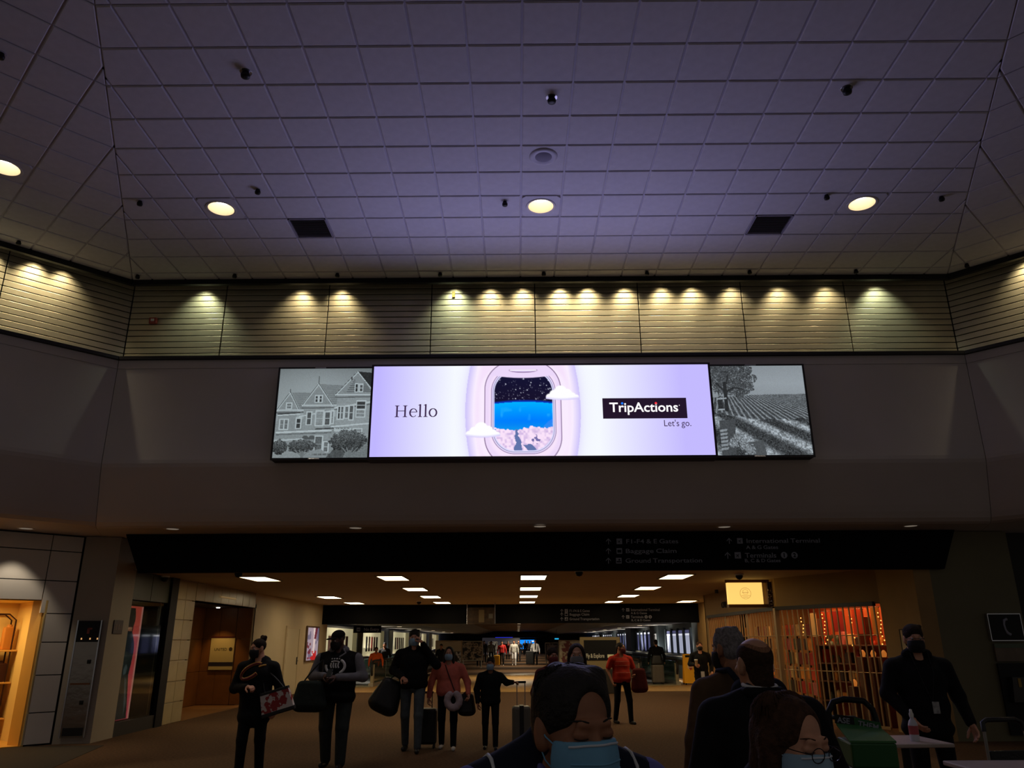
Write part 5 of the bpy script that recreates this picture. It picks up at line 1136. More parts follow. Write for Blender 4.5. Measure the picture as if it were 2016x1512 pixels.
def hand_prims(wr, d, n, s, curl, side, spread=.35, point=False):
    """wrist, direction, palm normal -> palm, four fingers, thumb"""
    d = np.array(d, float); d /= np.linalg.norm(d); n = np.array(n, float); n -= d*(n@d); n /= np.linalg.norm(n); a = np.cross(d, n)*side; wr = np.array(wr, float)
    P = [('c', wr-d*.05*s, wr+d*.02*s, .026*s, .026*s)]
    for o in (-.026, -.009, .009, .026): P.append(('c', wr+d*.01*s+a*o*.6*s, wr+d*.085*s+a*o*s, .016*s, .0125*s))
    for i, (o, L) in enumerate(((-.028, .062), (-.0095, .078), (.0095, .082), (.028, .074))):
        p = wr+d*.09*s+a*o*s; ang = 0.0; r = .0098*s; c = curl if not (point and i == 3) else .1
        for k, f in enumerate((.45, .32, .26)):
            ang += c*(.75 if k == 0 else 1.0); dd = d*math.cos(ang)+n*math.sin(ang)+a*o*spread; dd /= np.linalg.norm(dd)
            q = p+dd*L*f*s; P.append(('c', p, q, r, r*.92)); p = q; r *= .92
    p = wr+d*.025*s+a*.026*s; dd = d*.62+a*.62+n*.45; dd /= np.linalg.norm(dd); q = p+dd*.045*s; P.append(('c', p, q, .0145*s, .0118*s))
    d2 = d*.8+a*(.35-.3*min(curl, 1))+n*(.25+.35*min(curl, 1)); d2 /= np.linalg.norm(d2); q2 = q+d2*.030*s; P.append(('c', q, q2, .0115*s, .0105*s)); P.append(('c', q2, q2+(d2*.8+n*.3*curl)*.024*s, .0105*s, .009*s))
    return P
def head_prims(closed=False):
    P = [('e', (0, .016, .030), (.077, .097, .086)), ('e', (0, -.022, -.028), (.064, .072, .084)), ('e', (0, -.034, -.082), (.048, .052, .036)), ('e', (0, -.068, -.100), (.024, .02, .018)),
         ('c', (0, .028, -.06), (0, .040, -.20), .056, .060), ('c', (-.03, -.086, .024), (.03, -.086, .024), .011, .011), ('c', (0, -.088, .012), (0, -.108, -.034), .008, .0135), ('c', (-.013, -.098, -.038), (.013, -.098, -.038), .009, .009),
         ('e', (-.040, -.066, -.022), (.022, .018, .018)), ('e', (.040, -.066, -.022), (.022, .018, .018)), ('-e', (-.032, -.100, .006), (.017, .016, .0115)), ('-e', (.032, -.100, .006), (.017, .016, .0115)),
         ('e', (-.0, -.090, -.066), (.024, .010, .006)), ('e', (0, -.088, -.076), (.020, .010, .007))]
    if closed:
        for s in (-1, 1): P += [('e', (s*.032, -.0835, .0045), (.0165, .0125, .0098))]
    for s in (-1, 1): P += [('e', (s*.079, .014, -.008), (.010, .021, .034)), ('e', (s*.074, .006, -.03), (.010, .014, .016))]
    return P
def person(label, x, y, h=1.72, rz=0.0, skin=SK_L, top=K_BLK, pants=K_BLK, shoe=SHO_BLK, hair=('short', H_BLK), mask=None, w=1.0, belly=0.0, arms=None, stride=0.0, hy=0.0, hp=0.0, hr=0.0, vox=.015, hem=.50, puff=1.0, sleeves=None, longsl=True, lean=0.0, hands=True, curl=(.5, .5), hvox=None, legw=1.0, lod=0, shirt=None, eyes=True, hand_n=None, ears=True, brows=True, closed=False, hdrop=0.0, hfwd=0.0):
    """full clothed figure; local frame faces -Y, origin between the feet. arms: {'L': (elbow, wrist), 'R': ...} in fractions of height, L = the figure's left (+X)"""
    t = thing('person', label, 'person', (x, y, 0), rz); S = h/1.75; H = h
    def q(a): return np.array(a, float)*H
    ly = lean
    def tz(p): p = np.array(p, float); return np.array([p[0], p[1]-ly*max(0, p[2]-.5), p[2]])*H      # lean the trunk forward
    A = {'L': ((.150*w, .02, .635), (.158*w, -.03, .495)), 'R': ((-.150*w, .02, .635), (-.158*w, -.03, .495))}
    if arms: A.update(arms)
    sh = {'L': (.108*w, .008, .786), 'R': (-.108*w, .008, .786)}
    legs = {}
    for s, sg in (('L', 1), ('R', -1)):
        g = stride*sg; legs[s] = ((sg*.050*w, 0, .515), (sg*.054*w, -.12*g-.010 if g > 0 else -.05*g-.012, .285), (sg*.055*w, -.17*g, .047+(.02*abs(g) if g < 0 else 0)))
    # --- body (skin)
    hvox = hvox or (.0085 if not lod else .02)
    R = rotm(hy, hp, hr); hs = S*(1.0 if h > 1.5 else 1.07); hc = tz((0, -.004-hfwd, .932-hdrop))
    hv, hq = sdf_mesh(head_prims(closed), hvox, .012 if hvox < .005 else .018); hv = hv*hs; piv = np.array([0, .03, -.10])*hs
    hv = (hv-piv)@R.T+piv+hc
    core = [('c', tz((0, .01, .82)), hc+np.array([0, .04, -.10])*hs, .036*H, .033*H), ('c', tz((0, .008, .56)), tz((0, .01, .80)), .045*H, .05*H), ('c', tz((0, .01, .80)), tz((0, .008, .87)), .04*H, .030*H)]
    for s in 'LR':
        e, wr = A[s]; core += [('c', tz(sh[s]), tz(e), .024*H, .021*H), ('c', tz(e), tz(wr), .020*H, .0145*H)]
        a, k, b = legs[s]; core += [('c', q(a), q(k), .036*H, .028*H), ('c', q(k), q(b), .028*H, .021*H)]
    parts = [sdf_mesh(core, .016 if not lod else .03, .03), (hv, hq)]
    for i, s in enumerate('LR'):
        e, wr = tz(A[s][0]), tz(A[s][1]); d = wr-e; n = np.array(hand_n[s], float) if hand_n and s in hand_n else np.array([-1.0 if s == 'L' else 1.0, -.35, 0])
        if abs(n@(d/np.linalg.norm(d))) > .97: n = n+np.array([0, -.6, .3])
        if not lod: parts.append(sdf_mesh(hand_prims(wr, d, n, S, curl[i], 1 if s == 'L' else -1), .0045, .006))
        else: parts.append(sdf_mesh([('c', wr, wr+d/np.linalg.norm(d)*.1*S, .03*S, .022*S)], .018, .01))
    V, Q = join_np(parts); ob('body', np_mesh('body', V, Q), skin, t)
    if not lod:
        for s in (-1, 1):
            c = (np.array([s*.032, -.0775, .005])*hs-piv)@R.T+piv+hc
            if eyes and not closed:
              eo = MB().lathe([(0, -.012), (.006, -.0104), (.0104, -.006), (.012, 0), (.0104, .006), (.006, .0104), (0, .012)], 14).build('eye', M_EYE, t, c); eo.scale = (hs,)*3
              dv = R@np.array([0, -1.0, -.3]); ir = MB().lathe([(0, -.003), (.005, -.002), (.0055, 0)], 12).build('iris', M_IRIS, eo, dv*.0112); ir.rotation_euler = Vector(-dv).to_track_quat('Z', 'Y').to_euler()
            if closed:
                pts = [((np.array([s*(.018+.007*k), -.0945+.0006*k*k, -.0025-.0022*math.sin(math.pi*k/4)])*hs)-piv)@R.T+piv+hc for k in range(5)]
                MB().tube(pts, .0013*hs, 5).build('eyelash', H_BLK, t)
            if brows:
                pts = [((np.array([s*(.017+.0085*k), -.0965+.0020*k+.0010*k*k, .0295+.0025*math.sin(math.pi*k/4)])*hs)-piv)@R.T+piv+hc for k in range(5)]
                MB().tube(pts, [.0014*hs, .0024*hs, .0026*hs, .0022*hs, .0012*hs], 6).build('eyebrow', hair[1] if hair[1] is not H_GRY else H_BLK, t)
    HX = (lambda v: (np.asarray(v)*hs-piv)@R.T+piv+hc); t_info = dict(t=t, tz=tz, q=q, HX=HX, R=R, hs=hs, hc=hc, A=A, H=H, S=S, sh=sh, legs=legs)
    def head_part(name, prims, vx, k, mat, lab=None):
        V, Q = sdf_mesh(prims, vx, k); return ob(name, np_mesh(name, HX(V), Q), mat, t, label=lab)
    t_info['head_part'] = head_part
    # --- hair
    hx = hvox if not lod else .02; st, hm = hair
    face_cut = [('-e', (0, -.105, -.045), (.060, .075, .098))]
    if st in ('short', 'receding'):
        head_part('hair', [('e', (0, .020, .040), (.085, .104, .090)), ('e', (0, .05, -.02), (.074, .066, .07))] + ([('-e', (0, -.125, -.035), (.074, .082, .092))] if st == 'short' else [('-e', (0, -.125, -.03), (.073, .084, .092)), ('-e', (.012, -.130, .048), (.060, .080, .074))]) + [('h', (0, .0, -.055), (0, -.62, -1))] + ([] if lod else [('e', (.06*math.sin(i*2.4), .02+.07*math.cos(i*2.4)*(.6 if math.cos(i*2.4) < 0 else 1), .105-.02*(i % 3)), (.022, .022, .018)) for i in range(9)]), hx, .016 if st == 'short' else .026, hm)
    elif st == 'buzz': head_part('hair', [('e', (0, .018, .033), (.079, .099, .0875)), ('-e', (0, -.125, -.01), (.075, .085, .105)), ('h', (0, .0, -.05), (0, -.7, -1))], hx, .015, hm)
    elif st == 'bald':
        nape = ('c', (0, .048, -.03), (0, .052, -.080), .060, .056)
        head_part('hair', [('e', (0, .0165, .031), (.0798, .1000, .0888)), nape, ('-e', (0, -.10, .0), (.09, .102, .13)), ('-e', (0, .030, .116), (.063, .112, .094)), ('h', (0, .0, -.088), (0, -.2, -1))], hx, .012, hm)
        head_part('hair_stubble', [('e', (0, .0163, .0305), (.0782, .0984, .0872)), ('-e', (0, -.11, .03), (.09, .105, .15)), ('-e', (0, .014, .128), (.052, .108, .088)), ('h', (0, .0, -.03), (0, -.2, -1))], hx, .012, M('thin stubble hair', (132, 94, 72), .8, noise=(120, .3), spec=.1))
    elif st == 'long': head_part('hair', [('e', (0, .022, .036), (.087, .104, .092)), ('c', (0, .06, .0), (0, .075, -.22), .07, .075), ('c', (-.068, .015, .0), (-.088, .0, -.21), .034, .03), ('c', (.068, .015, .0), (.088, .0, -.21), .034, .03)] + [('-e', (.008, -.142, .002), (.065, .118, .116))], hx, .03, hm)
    elif st == 'bun':
        head_part('hair', [('e', (0, .020, .034), (.083, .101, .089)), ('-e', (0, -.120, -.02), (.070, .085, .100)), ('h', (0, .0, -.05), (0, -.6, -1))], hx, .015, hm)
        head_part('hair_bun', [('e', (.0, .085, .105), (.046, .044, .042)), ('e', (.018, .10, .125), (.03, .03, .028)), ('e', (-.02, .085, .135), (.028, .028, .026)), ('c', (0, .06, .07), (0, .08, .10), .026, .03)], hx, .008, hm)
    elif st == 'ponytail': head_part('hair', [('e', (0, .020, .034), (.082, .100, .088)), ('-e', (0, -.120, -.02), (.066, .085, .100)), ('h', (0, .0, -.06), (0, -.6, -1)), ('c', (0, .10, .02), (0, .12, -.14), .032, .02)], hx, .015, hm)
    elif st == 'cap':
        head_part('hair', [('e', (0, .022, .03), (.081, .10, .08)), ('-e', (0, -.125, -.01), (.075, .085, .105)), ('h', (0, .0, -.05), (0, -.6, -1))], hx, .015, hm)
        head_part('cap', [('e', (0, .018, .055), (.088, .106, .078)), ('h', (0, 0, .045), (0, 0, -1))], hx, .01, K_BLK, 'black baseball cap')
        head_part('cap_peak', [('e', (0, -.10, .045), (.072, .085, .010)), ('h', (0, -.05, 0), (0, 1, 0))], hx*.7, .005, K_BLK)
    # --- mask
    if mask is not None:
        mv = hx if not lod else .02
        mprims = [('e', (0, -.044, -.056), (.0745, .077, .092)), ('c', (0, -.094, -.004), (0, -.108, -.05), .016, .02), ('c', (-.032, -.074, -.008), (.032, -.074, -.008), .016, .016), ('h', (0, -.10, -.006), (0, .14, 1)), ('h', (0, -.02, 0), (0, 1, -.1)), ('h', (0, 0, -.118), (0, 0, -1))]
        mV, mQ = sdf_mesh(mprims, mv, .02); ob('face_mask', np_mesh('face_mask', HX(mV), mQ), mask, t); t_info['mask_raw'] = (mV, mQ)
        if not lod:
            for s in (-1, 1): MB().tube([HX((s*.064, -.034, -.026)), HX((s*.076, -.01, -.012)), HX((s*.082, .016, .012)), HX((s*.081, .024, -.02)), HX((s*.074, -.006, -.06)), HX((s*.060, -.036, -.082))], .0018*hs, 5).build('ear_loop', mask, t)
    # --- clothes
    tp = [('e', tz((0, .004-belly*.4, .600)), np.array([.098*w, .068+belly, .085])*H*puff), ('e', tz((0, .006, .725)), np.array([.106*w, .074+belly*.3, .10])*H*puff), ('c', tz((-.094*w, .010, .782)), tz((.094*w, .010, .782)), .042*H*puff, .042*H*puff), ('c', tz((-.02, .014, .838)), tz((-.098*w, .010, .792)), .030*H, .036*H*puff), ('c', tz((.02, .014, .838)), tz((.098*w, .010, .792)), .030*H, .036*H*puff), ('c', tz((0, .012, .80)), tz((0, .012, .850)), .05*H, .036*H), ('e', tz((0, .004-belly*.3, hem+.045)), np.array([.100*w, .074+belly, .055])*H*puff), ('h', q((0, 0, hem)), (0, 0, -1))]
    for sx in (-1, 1): tp.insert(0, ('c', tz((sx*.034*w, .004-belly*.3, hem+.04)), tz((sx*.036*w, .006, .74)), (.068+belly*.6)*H*puff, .068*H*puff))
    slv = []
    for s in 'LR':
        e, wr = A[s]; wv = np.array(wr)*.94+np.array(e)*.06
        if longsl: ss = [('c', tz(sh[s]), tz(e), .041*H*puff, .034*H*puff), ('c', tz(e), tz(wv), .033*H*puff, .0245*H*puff)]
        else: ss = [('c', tz(sh[s]), tz(np.array(sh[s])*.25+np.array(e)*.75), .042*H, .036*H)]
        slv.append(ss)
    vt = vox if not lod else .024
    if sleeves is None: tp2 = tp[:-1]+slv[0]+slv[1]; tp2 = tp2 if hem <= .45 or any(np.array(A[s][1])[2] < hem for s in 'LR') else tp2+[tp[-1]]; ob_top = sdf_obj('top', tp2, vt, .03*S, top, t)
    else:
        ob_top = sdf_obj('top', tp, vt, .03*S, top, t)
        for ss in slv: sdf_obj('sleeve', ss, vt, .03*S, sleeves, t)
    pp = [('e', q((0, .006-belly*.2, .525)), np.array([.096*w, .074+belly*.7, .055])*H)]
    for s in 'LR': a, k, b = legs[s]; pp += [('c', q(a), q(k), .052*H*legw, .040*H*legw), ('c', q(k), q(b), .039*H*legw, .031*H*legw)]
    sdf_obj('trousers', pp, vt, .022*S, pants, t)
    for s in 'LR':
        b = q(legs[s][2]); z0 = .028*S+max(0, 0)
        sdf_obj('shoe', [('c', (b[0], b[1]+.035*S, .040*S), (b[0]*1.08, b[1]-.15*S, .034*S), .038*S, .034*S), ('c', (b[0], b[1]+.02*S, .05*S), (b[0], b[1]+.01*S, .095*S), .036*S, .036*S), ('h', (0, 0, .004), (0, 0, -1))], .011 if not lod else .02, .02*S, shoe, t)
    return t_info
def chest_y(P, z, x=0.0):   # rough front surface of the torso at height fraction z
    p = P['tz']((x, 0, z)); return p[1]-.085*P['H']
# ================================================================== the people in the photograph, and what they carry
from mathutils.bvhtree import BVHTree
def part_of(P, name): return [c for c in P['t'].children if c.name.split('.')[0] == name]
def top_bvh(P, name='top'):
    me = part_of(P, name)[0].data; return BVHTree.FromPolygons([v.co for v in me.vertices], [tuple(p.vertices) for p in me.polygons])
def on_front_of(bv, x, z, lift=.006, back=False):
    h = bv.ray_cast(Vector((x, 2 if back else -2, z)), Vector((0, -1 if back else 1, 0)))
    return (Vector(h[0])+Vector((0, lift if back else -lift, 0))) if h[0] is not None else Vector((x, -.15, z))
def decal(P, bv, pts, r, mat, name, n=5, lab=None, closed=False, lift=.004):
    pp = [on_front_of(bv, x, z, lift) for x, z in pts]; return MB().tube(pp, r, n, closed=closed).build(name, mat, P['t'], label=lab)
def world(P, local): return P['t'].matrix_basis @ Vector(local)
def X_at(px, Y): return float(at(px, 1300, Y)[0])
m_vin = M('black grained vinyl', (18, 18, 20), .5, bump=(60, .3)); m_wheel = M('rubber wheel', (12, 12, 12), .7)
def suitcase(label, loc, w_, d_, h_, mat, hh, rz=0, group=None, name='suitcase', tilt=0, strap=None):
    t = thing(name, label, 'suitcase', loc, rz, group); t.rotation_euler = (tilt, 0, rz)
    MB().rbox(-w_/2, w_/2, -d_/2, d_/2, .06, h_, .04).build('shell', mat, t)
    for i in range(4): x = -w_/2+w_*(i+.7)/4.4; MB().rbox(x-.012, x+.012, -d_/2-.006, d_/2+.006, .12, h_-.06, .005).build('rib', mat, t)
    for sx in (-1, 1):
        for sy in (-1, 1): MB().tube([(sx*w_*.38-.012, sy*d_*.34, .03), (sx*w_*.38+.012, sy*d_*.34, .03)], .03, 12).build('wheel', m_wheel, t)
        MB().tube([(sx*w_*.22, d_*.3, h_-.02), (sx*w_*.22, d_*.3, hh)], .008, 8).build('handle_tube', m_chrome if strap else m_trim, t)
    MB().rbox(-w_*.28, w_*.28, d_*.3-.016, d_*.3+.016, hh-.02, hh+.015, .008).build('grip', m_vin, t)
    if strap: MB().rbox(-.035, .035, -d_/2-.012, d_/2+.012, .08, h_+.012, .006).build('strap', strap, t)
    return t
def tote(name, label, loc, w_, d_, h_, mat, rz=0, strap_to=None, ry=0, cat='bag', strapm=None, boxy=False):
    t = thing(name, label, cat, loc, rz); t.rotation_euler = (0, ry, rz)
    if boxy: MB().prism([(-w_/2, 0, 0), (w_/2, 0, 0), (w_*.43, 0, h_), (-w_*.43, 0, h_)], (0, -d_*.4, 0), (0, d_*.4, 0)).build('bag_body', mat, t); MB().rbox(-w_/2-.006, w_/2+.006, -d_*.42, d_*.42, -.012, h_*.14, .012).build('bag_base', m_vin, t); MB().rbox(-w_*.44, w_*.44, -d_*.42, d_*.42, h_-.03, h_+.006, .008).build('bag_rim', m_vin, t)
    else: V, Q = sdf_mesh([('c', (x_*w_, 0, h_*.15), (x_*w_*.85, 0, h_*.86), d_*.48, d_*.28) for x_ in (-.38, -.19, 0, .19, .38)], .014, .06); ob('bag_body', np_mesh('bag_body', V, Q), mat, t)
    if strap_to is not None:
        q = Vector(strap_to); pts = [(-w_*.3, 0, h_*.9)]+[Vector((-w_*.3, 0, h_*.9)).lerp(q, k/5)+Vector((-.02*math.sin(k*.6), -.0, 0)) for k in range(1, 6)]; MB().tube(pts, .011, 6).build('strap', strapm or m_vin, t)
        pts = [(w_*.3, 0, h_*.9)]+[Vector((w_*.3, 0, h_*.9)).lerp(q, k/5)+Vector((.02*math.sin(k*.6), .02, 0)) for k in range(1, 6)]; MB().tube(pts, .011, 6).build('strap', strapm or m_vin, t)
    return t

def mask_lines(P, edge_mat, pleat_mat):
    mV, mQ = P['mask_raw']; bv = BVHTree.FromPolygons([tuple(v) for v in mV], [tuple(int(i) for i in q) for q in mQ])
    def line(zf, r, mat, name, lab=None, lift=.0008):
        pts = []
        for i in range(15):
            x = -.058+.116*i/14; h = bv.ray_cast(Vector((x, -.5, zf(x))), Vector((0, 1, 0)))
            if h[0] is not None: pts.append(P['HX']((x, h[0].y-lift, h[0].z)))
        if len(pts) > 2: MB().tube(pts, r, 6).build(name, mat, P['t'], label=lab)
    line(lambda x: -.0105-2.2*x*x, .0026, edge_mat, 'mask_edge', 'white upper edge of the mask')
    for z in (-.045, -.060, -.076): line(lambda x: z-1.2*x*x, .0020, pleat_mat, 'mask_pleat')
# 1 ---- woman in the black hoodie
Y = 10.6; P = person('woman with a bun in a black hoodie with a wine C emblem, looking aside', X_at(510, Y), Y, 1.69, .05, SK_L, K_BLK, K_BLK, SHO_BLK, ('bun', H_BRN), MK_BLK, w=1.10, belly=.012, hem=.40, puff=1.08, hy=-.75, hp=.12,
    arms={'R': ((-.168, .01, .640), (-.035, -.125, .655)), 'L': ((.172, .025, .640), (.17, -.045, .50))}, curl=(.8, .75), stride=-.3, legw=1.02, hand_n={'R': (0, .3, -1)})
bv = top_bvh(P); H = P['H']
em_w = M('wine emblem', (112, 26, 36), .6); em_g = M('gold emblem', (190, 140, 50), .6)
def c_pts(r, n=16, a0=40, a1=320, ox=-.06, oz=1.29): return [(ox+r*1.25*math.cos(math.radians(a0+(a1-a0)*i/n))+.25*r*math.sin(math.radians(a0+(a1-a0)*i/n)), oz+r*.85*math.sin(math.radians(a0+(a1-a0)*i/n))+.42*r*math.cos(math.radians(a0+(a1-a0)*i/n))) for i in range(n+1)]
decal(P, bv, c_pts(.10), .023, em_g, 'emblem_outline', lab='gold outline of the letter C emblem'); decal(P, bv, c_pts(.10), .016, em_w, 'emblem', lab='wine red letter C emblem', lift=.016)
decal(P, bv, [(.03, 1.345), (.075, 1.36), (.115, 1.365)], .012, em_g, 'emblem_tip')
hd = sdf_obj('hood', [('e', P['tz']((0, .035, .835)), np.array([.085, .06, .045])*H), ('-e', P['tz']((0, -.02, .88)), np.array([.045, .055, .06])*H)], .014, .02, K_BLK, P['t'])
wb_ = tote('handbag', 'white and dark red patterned handbag hanging at the hoodie woman', world(P, (.34, -.12, .80)), .40, .15, .28, M('red and white bag print', (196, 186, 180), .6), .1, strap_to=(-.09, .06, .56), ry=math.radians(-16), boxy=True)
pm = MATS['red and white bag print']; nt = pm.node_tree; b_ = nt.nodes['Principled BSDF']; tx = nt.nodes.new('ShaderNodeTexNoise'); tx.inputs['Scale'].default_value = 11; tx.inputs['Detail'].default_value = 3; cr = nt.nodes.new('ShaderNodeValToRGB'); cr.color_ramp.elements[0].position = .49; cr.color_ramp.elements[0].color = lin((150, 40, 40)); cr.color_ramp.elements[1].position = .515; cr.color_ramp.elements[1].color = lin((206, 198, 194)); tc = nt.nodes.new('ShaderNodeTexCoord'); nt.links.new(tc.outputs['Object'], tx.inputs['Vector']); nt.links.new(tx.outputs['Fac'], cr.inputs['Fac']); nt.links.new(cr.outputs['Color'], b_.inputs['Base Color'])

# 2 ---- broad man in a cap
Y = 11.7; P = person('broad man in a black cap and grey sleeved jacket reading a phone', X_at(667, Y), Y, 1.80, -.08, SK_D, K_BLK, K_OLJ, SHO_BLK, ('cap', H_BLK), MK_BLK, w=1.38, belly=.035, hem=.465, puff=1.1, sleeves=K_GRY, hy=-.55, hp=.22, legw=1.28, stride=.35,
    arms={'R': ((-.20, .0, .655), (-.055, -.16, .665)), 'L': ((.205, .0, .650), (.035, -.165, .655))}, curl=(.9, .9), hand_n={'R': (.6, 0, -.6), 'L': (-.6, 0, -.6)})
bv = top_bvh(P); m_emw = M('white screen print', (205, 205, 208), .7)
decal(P, bv, [(.0+.135*math.cos(math.radians(a)), 1.315+.10*math.sin(math.radians(a))) for a in range(-62, 62, 8)], [.012]+[.020]*14+[.012], m_emw, 'emblem', lab='white curved emblem'); decal(P, bv, [(.0+.135*math.cos(math.radians(a)), 1.315+.10*math.sin(math.radians(a))) for a in range(168, 262, 8)], .019, m_emw, 'emblem_curve')
for k, x in enumerate((-.065, -.03, .005, .04)): decal(P, bv, [(x, 1.415), (x+.018, 1.417)], .010, m_emw, 'emblem_bar'); decal(P, bv, [(x+.005, 1.36+.006*(k % 2)), (x+.0, 1.325), (x+.012, 1.295)], .011, m_emw, 'emblem_stroke')
decal(P, bv, [(-.06, 1.375), (-.02, 1.385), (.03, 1.383), (.06, 1.37)], .009, m_emw, 'emblem_stroke')
MB().tube([P['tz']((.045, -.030, .862)), P['tz']((.07, -.055, .83)), P['tz']((.03, -.085, .80))], .012).build('hood_cord', K_GRY, P['t']); sdf_obj('hood', [('c', P['tz']((-.055, .0, .852)), P['tz']((0, .06, .86)), .05, .06), ('c', P['tz']((.055, .0, .852)), P['tz']((0, .06, .86)), .05, .06)], .015, .03, K_GRY, P['t'])
ph = MB().rbox(-.036, .036, -.005, .005, -.075, .075, .004).build('smartphone', M('black phone', (10, 10, 12), .2), None, world(P, (-.015, -.345, 1.235)), (math.radians(-50), 0, 0)); tag(ph, 'smartphone held by the man in the cap', 'phone'); MB().box(-.032, .032, .005, .0062, -.068, .068).build('screen', M('phone screen', (200, 205, 215), .2, emit=(220, 225, 235), es=.5), ph)
tote('shoulder_bag', 'dark green bag hanging in front of the man in the cap', world(P, (-.29, -.30, .78)), .40, .20, .34, cloth('bottle green', (34, 42, 40)), -.1, strap_to=(.12, .10, .62))

# 3 ---- tall man on the phone
Y = 13.3; P = person('tall man in a black jacket holding a phone to his ear', X_at(815, Y), Y, 1.83, .0, SK_L, K_BLK, K_JEAN, SHO_BLK, ('short', H_BLK), MK_PALE, w=1.18, hem=.50, puff=1.1, hp=.05, stride=.55,
    arms={'R': ((-.185, .03, .655), (-.075, -.13, .60)), 'L': ((.205, -.02, .70), (.075, -.055, .885))}, curl=(1.0, 1.1), hand_n={'R': (0, 0, -1), 'L': (-1, 0, 0)})
ph = MB().rbox(-.005, .005, -.036, .036, -.075, .075, .004).build('smartphone', M('black phone', (10, 10, 12), .2), None, world(P, (.115, -.10, 1.70)), (0, 0, 0)); tag(ph, 'smartphone held at the ear by the tall man', 'phone'); MB().box(-.0062, -.005, -.03, .03, -.06, .06).build('screen', M('dim phone screen', (180, 185, 190), .2, emit=(210, 210, 215), es=.25), ph)
tote('duffel_bag', 'black duffel bag at the side of the tall man', world(P, (-.50, .02, .62)), .34, .26, .46, m_vin, .2, strap_to=(.16, -.02, .75), ry=math.radians(24))

# 4 ---- woman in pink
Y = 13.55; P = person('woman in a salmon top with long hair and a neck pillow', X_at(884, Y), Y, 1.555, .0, SK_L, K_PINK, K_BLK, SHO_WHT, ('long', H_BLK), MK_PALE, w=1.22, belly=.012, hem=.515, puff=1.06, hy=-.05, stride=.45,
    arms={'R': ((-.185, .02, .645), (-.20, -.03, .50)), 'L': ((.20, .02, .645), (.215, -.05, .53))}, curl=(1.2, .6))
bv = top_bvh(P); MB().tube([on_front_of(bv, -.05+.03*k/1.0*.9, 1.27-.065*k, .006) for k in range(7)], .010, 6).build('bag_strap', M('dark red strap', (60, 20, 18), .6), P['t'])
npw = sdf_obj('neck_pillow', [('c', (.09*math.cos(a)*1.1, 0, .11*math.sin(a)), (.09*math.cos(a+.45)*1.1, 0, .11*math.sin(a+.45)), .052, .052) for a in [math.radians(125+30*i) for i in range(10)]], .012, .02, cloth('pale mauve fleece', (176, 160, 168)), None, world(P, (.10, -.21, .74))); tag(npw, 'pale horseshoe neck pillow hanging before the woman in pink', 'neck pillow')
suitcase('black cabin suitcase pulled by the woman in pink', world(P, (-.36, .16, 0)), .34, .22, .60, m_vin, .84, .0)
tote('dark_handbag', 'dark handbag at the hip of the woman in pink', world(P, (.30, .10, .52)), .22, .14, .30, m_vin, .2, strap_to=(.0, .02, .34))

# 5 ---- child with a suitcase
Y = 13.5; P = person('child in a black hoodie with a pale mask holding a suitcase handle', X_at(966, Y), Y, 1.385, .0, SK_M, K_BLK, K_BLK, SHO_BLK, ('short', H_BLK), MK_PALE, w=1.10, hem=.48, puff=1.1, hy=-.1, stride=.25,
    arms={'L': ((.19, .0, .72), (.265, -.03, .725)), 'R': ((-.165, .03, .645), (-.15, -.03, .50))}, curl=(1.3, .5), hand_n={'L': (0, 0, -1)})
suitcase('tall ribbed grey suitcase with a dark strap beside the child', world(P, (.50, .05, 0)), .30, .24, .64, M('grey ribbed shell', (96, 92, 82), .4), 1.0, .05, strap=m_vin)

# 6 ---- man in the foreground
Y = 1.86; P = person('man in a blue surgical mask and navy vest with white piping', X_at(1102, Y), Y, 1.692, .30, SK_M, K_NAVY, K_CHAR, SHO_BLK, ('receding', H_BLK), MK_BLU, w=1.08, hem=.47, sleeves=K_BLUS, hy=.12, hp=.12, hr=-.03, hvox=.0042, vox=.011, closed=True, hdrop=.058, hfwd=.035)
H = P['H']; hpz = P['head_part']
m_pip = M('white piping', (210, 210, 214), .6); bv = top_bvh(P)
for s in (-1, 1):
    fr_ = [on_front_of(bv, s*(.080+.014*math.cos(k*.45))*H, (.66+.02*k)*H, .001) for k in range(6)]; tp_ = []
    for k in range(7):
        h_ = bv.ray_cast(Vector((s*.096*H, (-.055+.017*k)*H, 3)), Vector((0, 0, -1)))
        if h_[0] is not None: tp_.append(h_[0]+Vector((0, 0, .001)))
    MB().tube(fr_+tp_, .0042, 6).build('piping', m_pip, P['t'], label='white piping round the armhole')
    MB().tube([on_front_of(bv, s*(.010+.0075*k)*H, (.735+.02*k)*H, .001) for k in range(5)], .0028, 6).build('collar_edge', m_pip, P['t'])
sdf_obj('collar', [('c', P['tz']((-.034, -.03, .815)), P['tz']((-.040, .02, .845)), .014, .014), ('c', P['tz']((.034, -.03, .815)), P['tz']((.040, .02, .845)), .014, .014), ('c', P['tz']((-.040, .02, .845)), P['tz']((.040, .02, .845)), .014, .014)], .007, .02, K_BLUS, P['t'])
mask_lines(P, M('white mask edge', (206, 210, 222), .8), MK_BLU)
rr_ = random.Random(3)
hs_ = MB()
for i in range(420):     # combed hair locks over the crown
    a = rr_.uniform(-1.35, 1.35); b0 = rr_.uniform(.15, 1.25); 
    def hp_(b): return np.array([.0865*math.sin(a)*math.sin(min(b+.45, 1.9)), .022-.100*math.cos(a)*math.sin(b)*.75+.02, .036+.092*math.cos(b)*(1-.12*abs(math.sin(a)))])
    if abs(a) < .5 and b0 > .72: continue
    p0, p1, p2 = hp_(b0-.25), hp_(b0), hp_(b0+.12); out = (p1-np.array([0, .02, .03])); out = out/np.linalg.norm(out)
    hs_.tube([P['HX'](p0), P['HX'](p1+out*.006), P['HX'](p2+out*rr_.uniform(.002, .010))], [.0022, .0018, .0006], 4, cap=False)
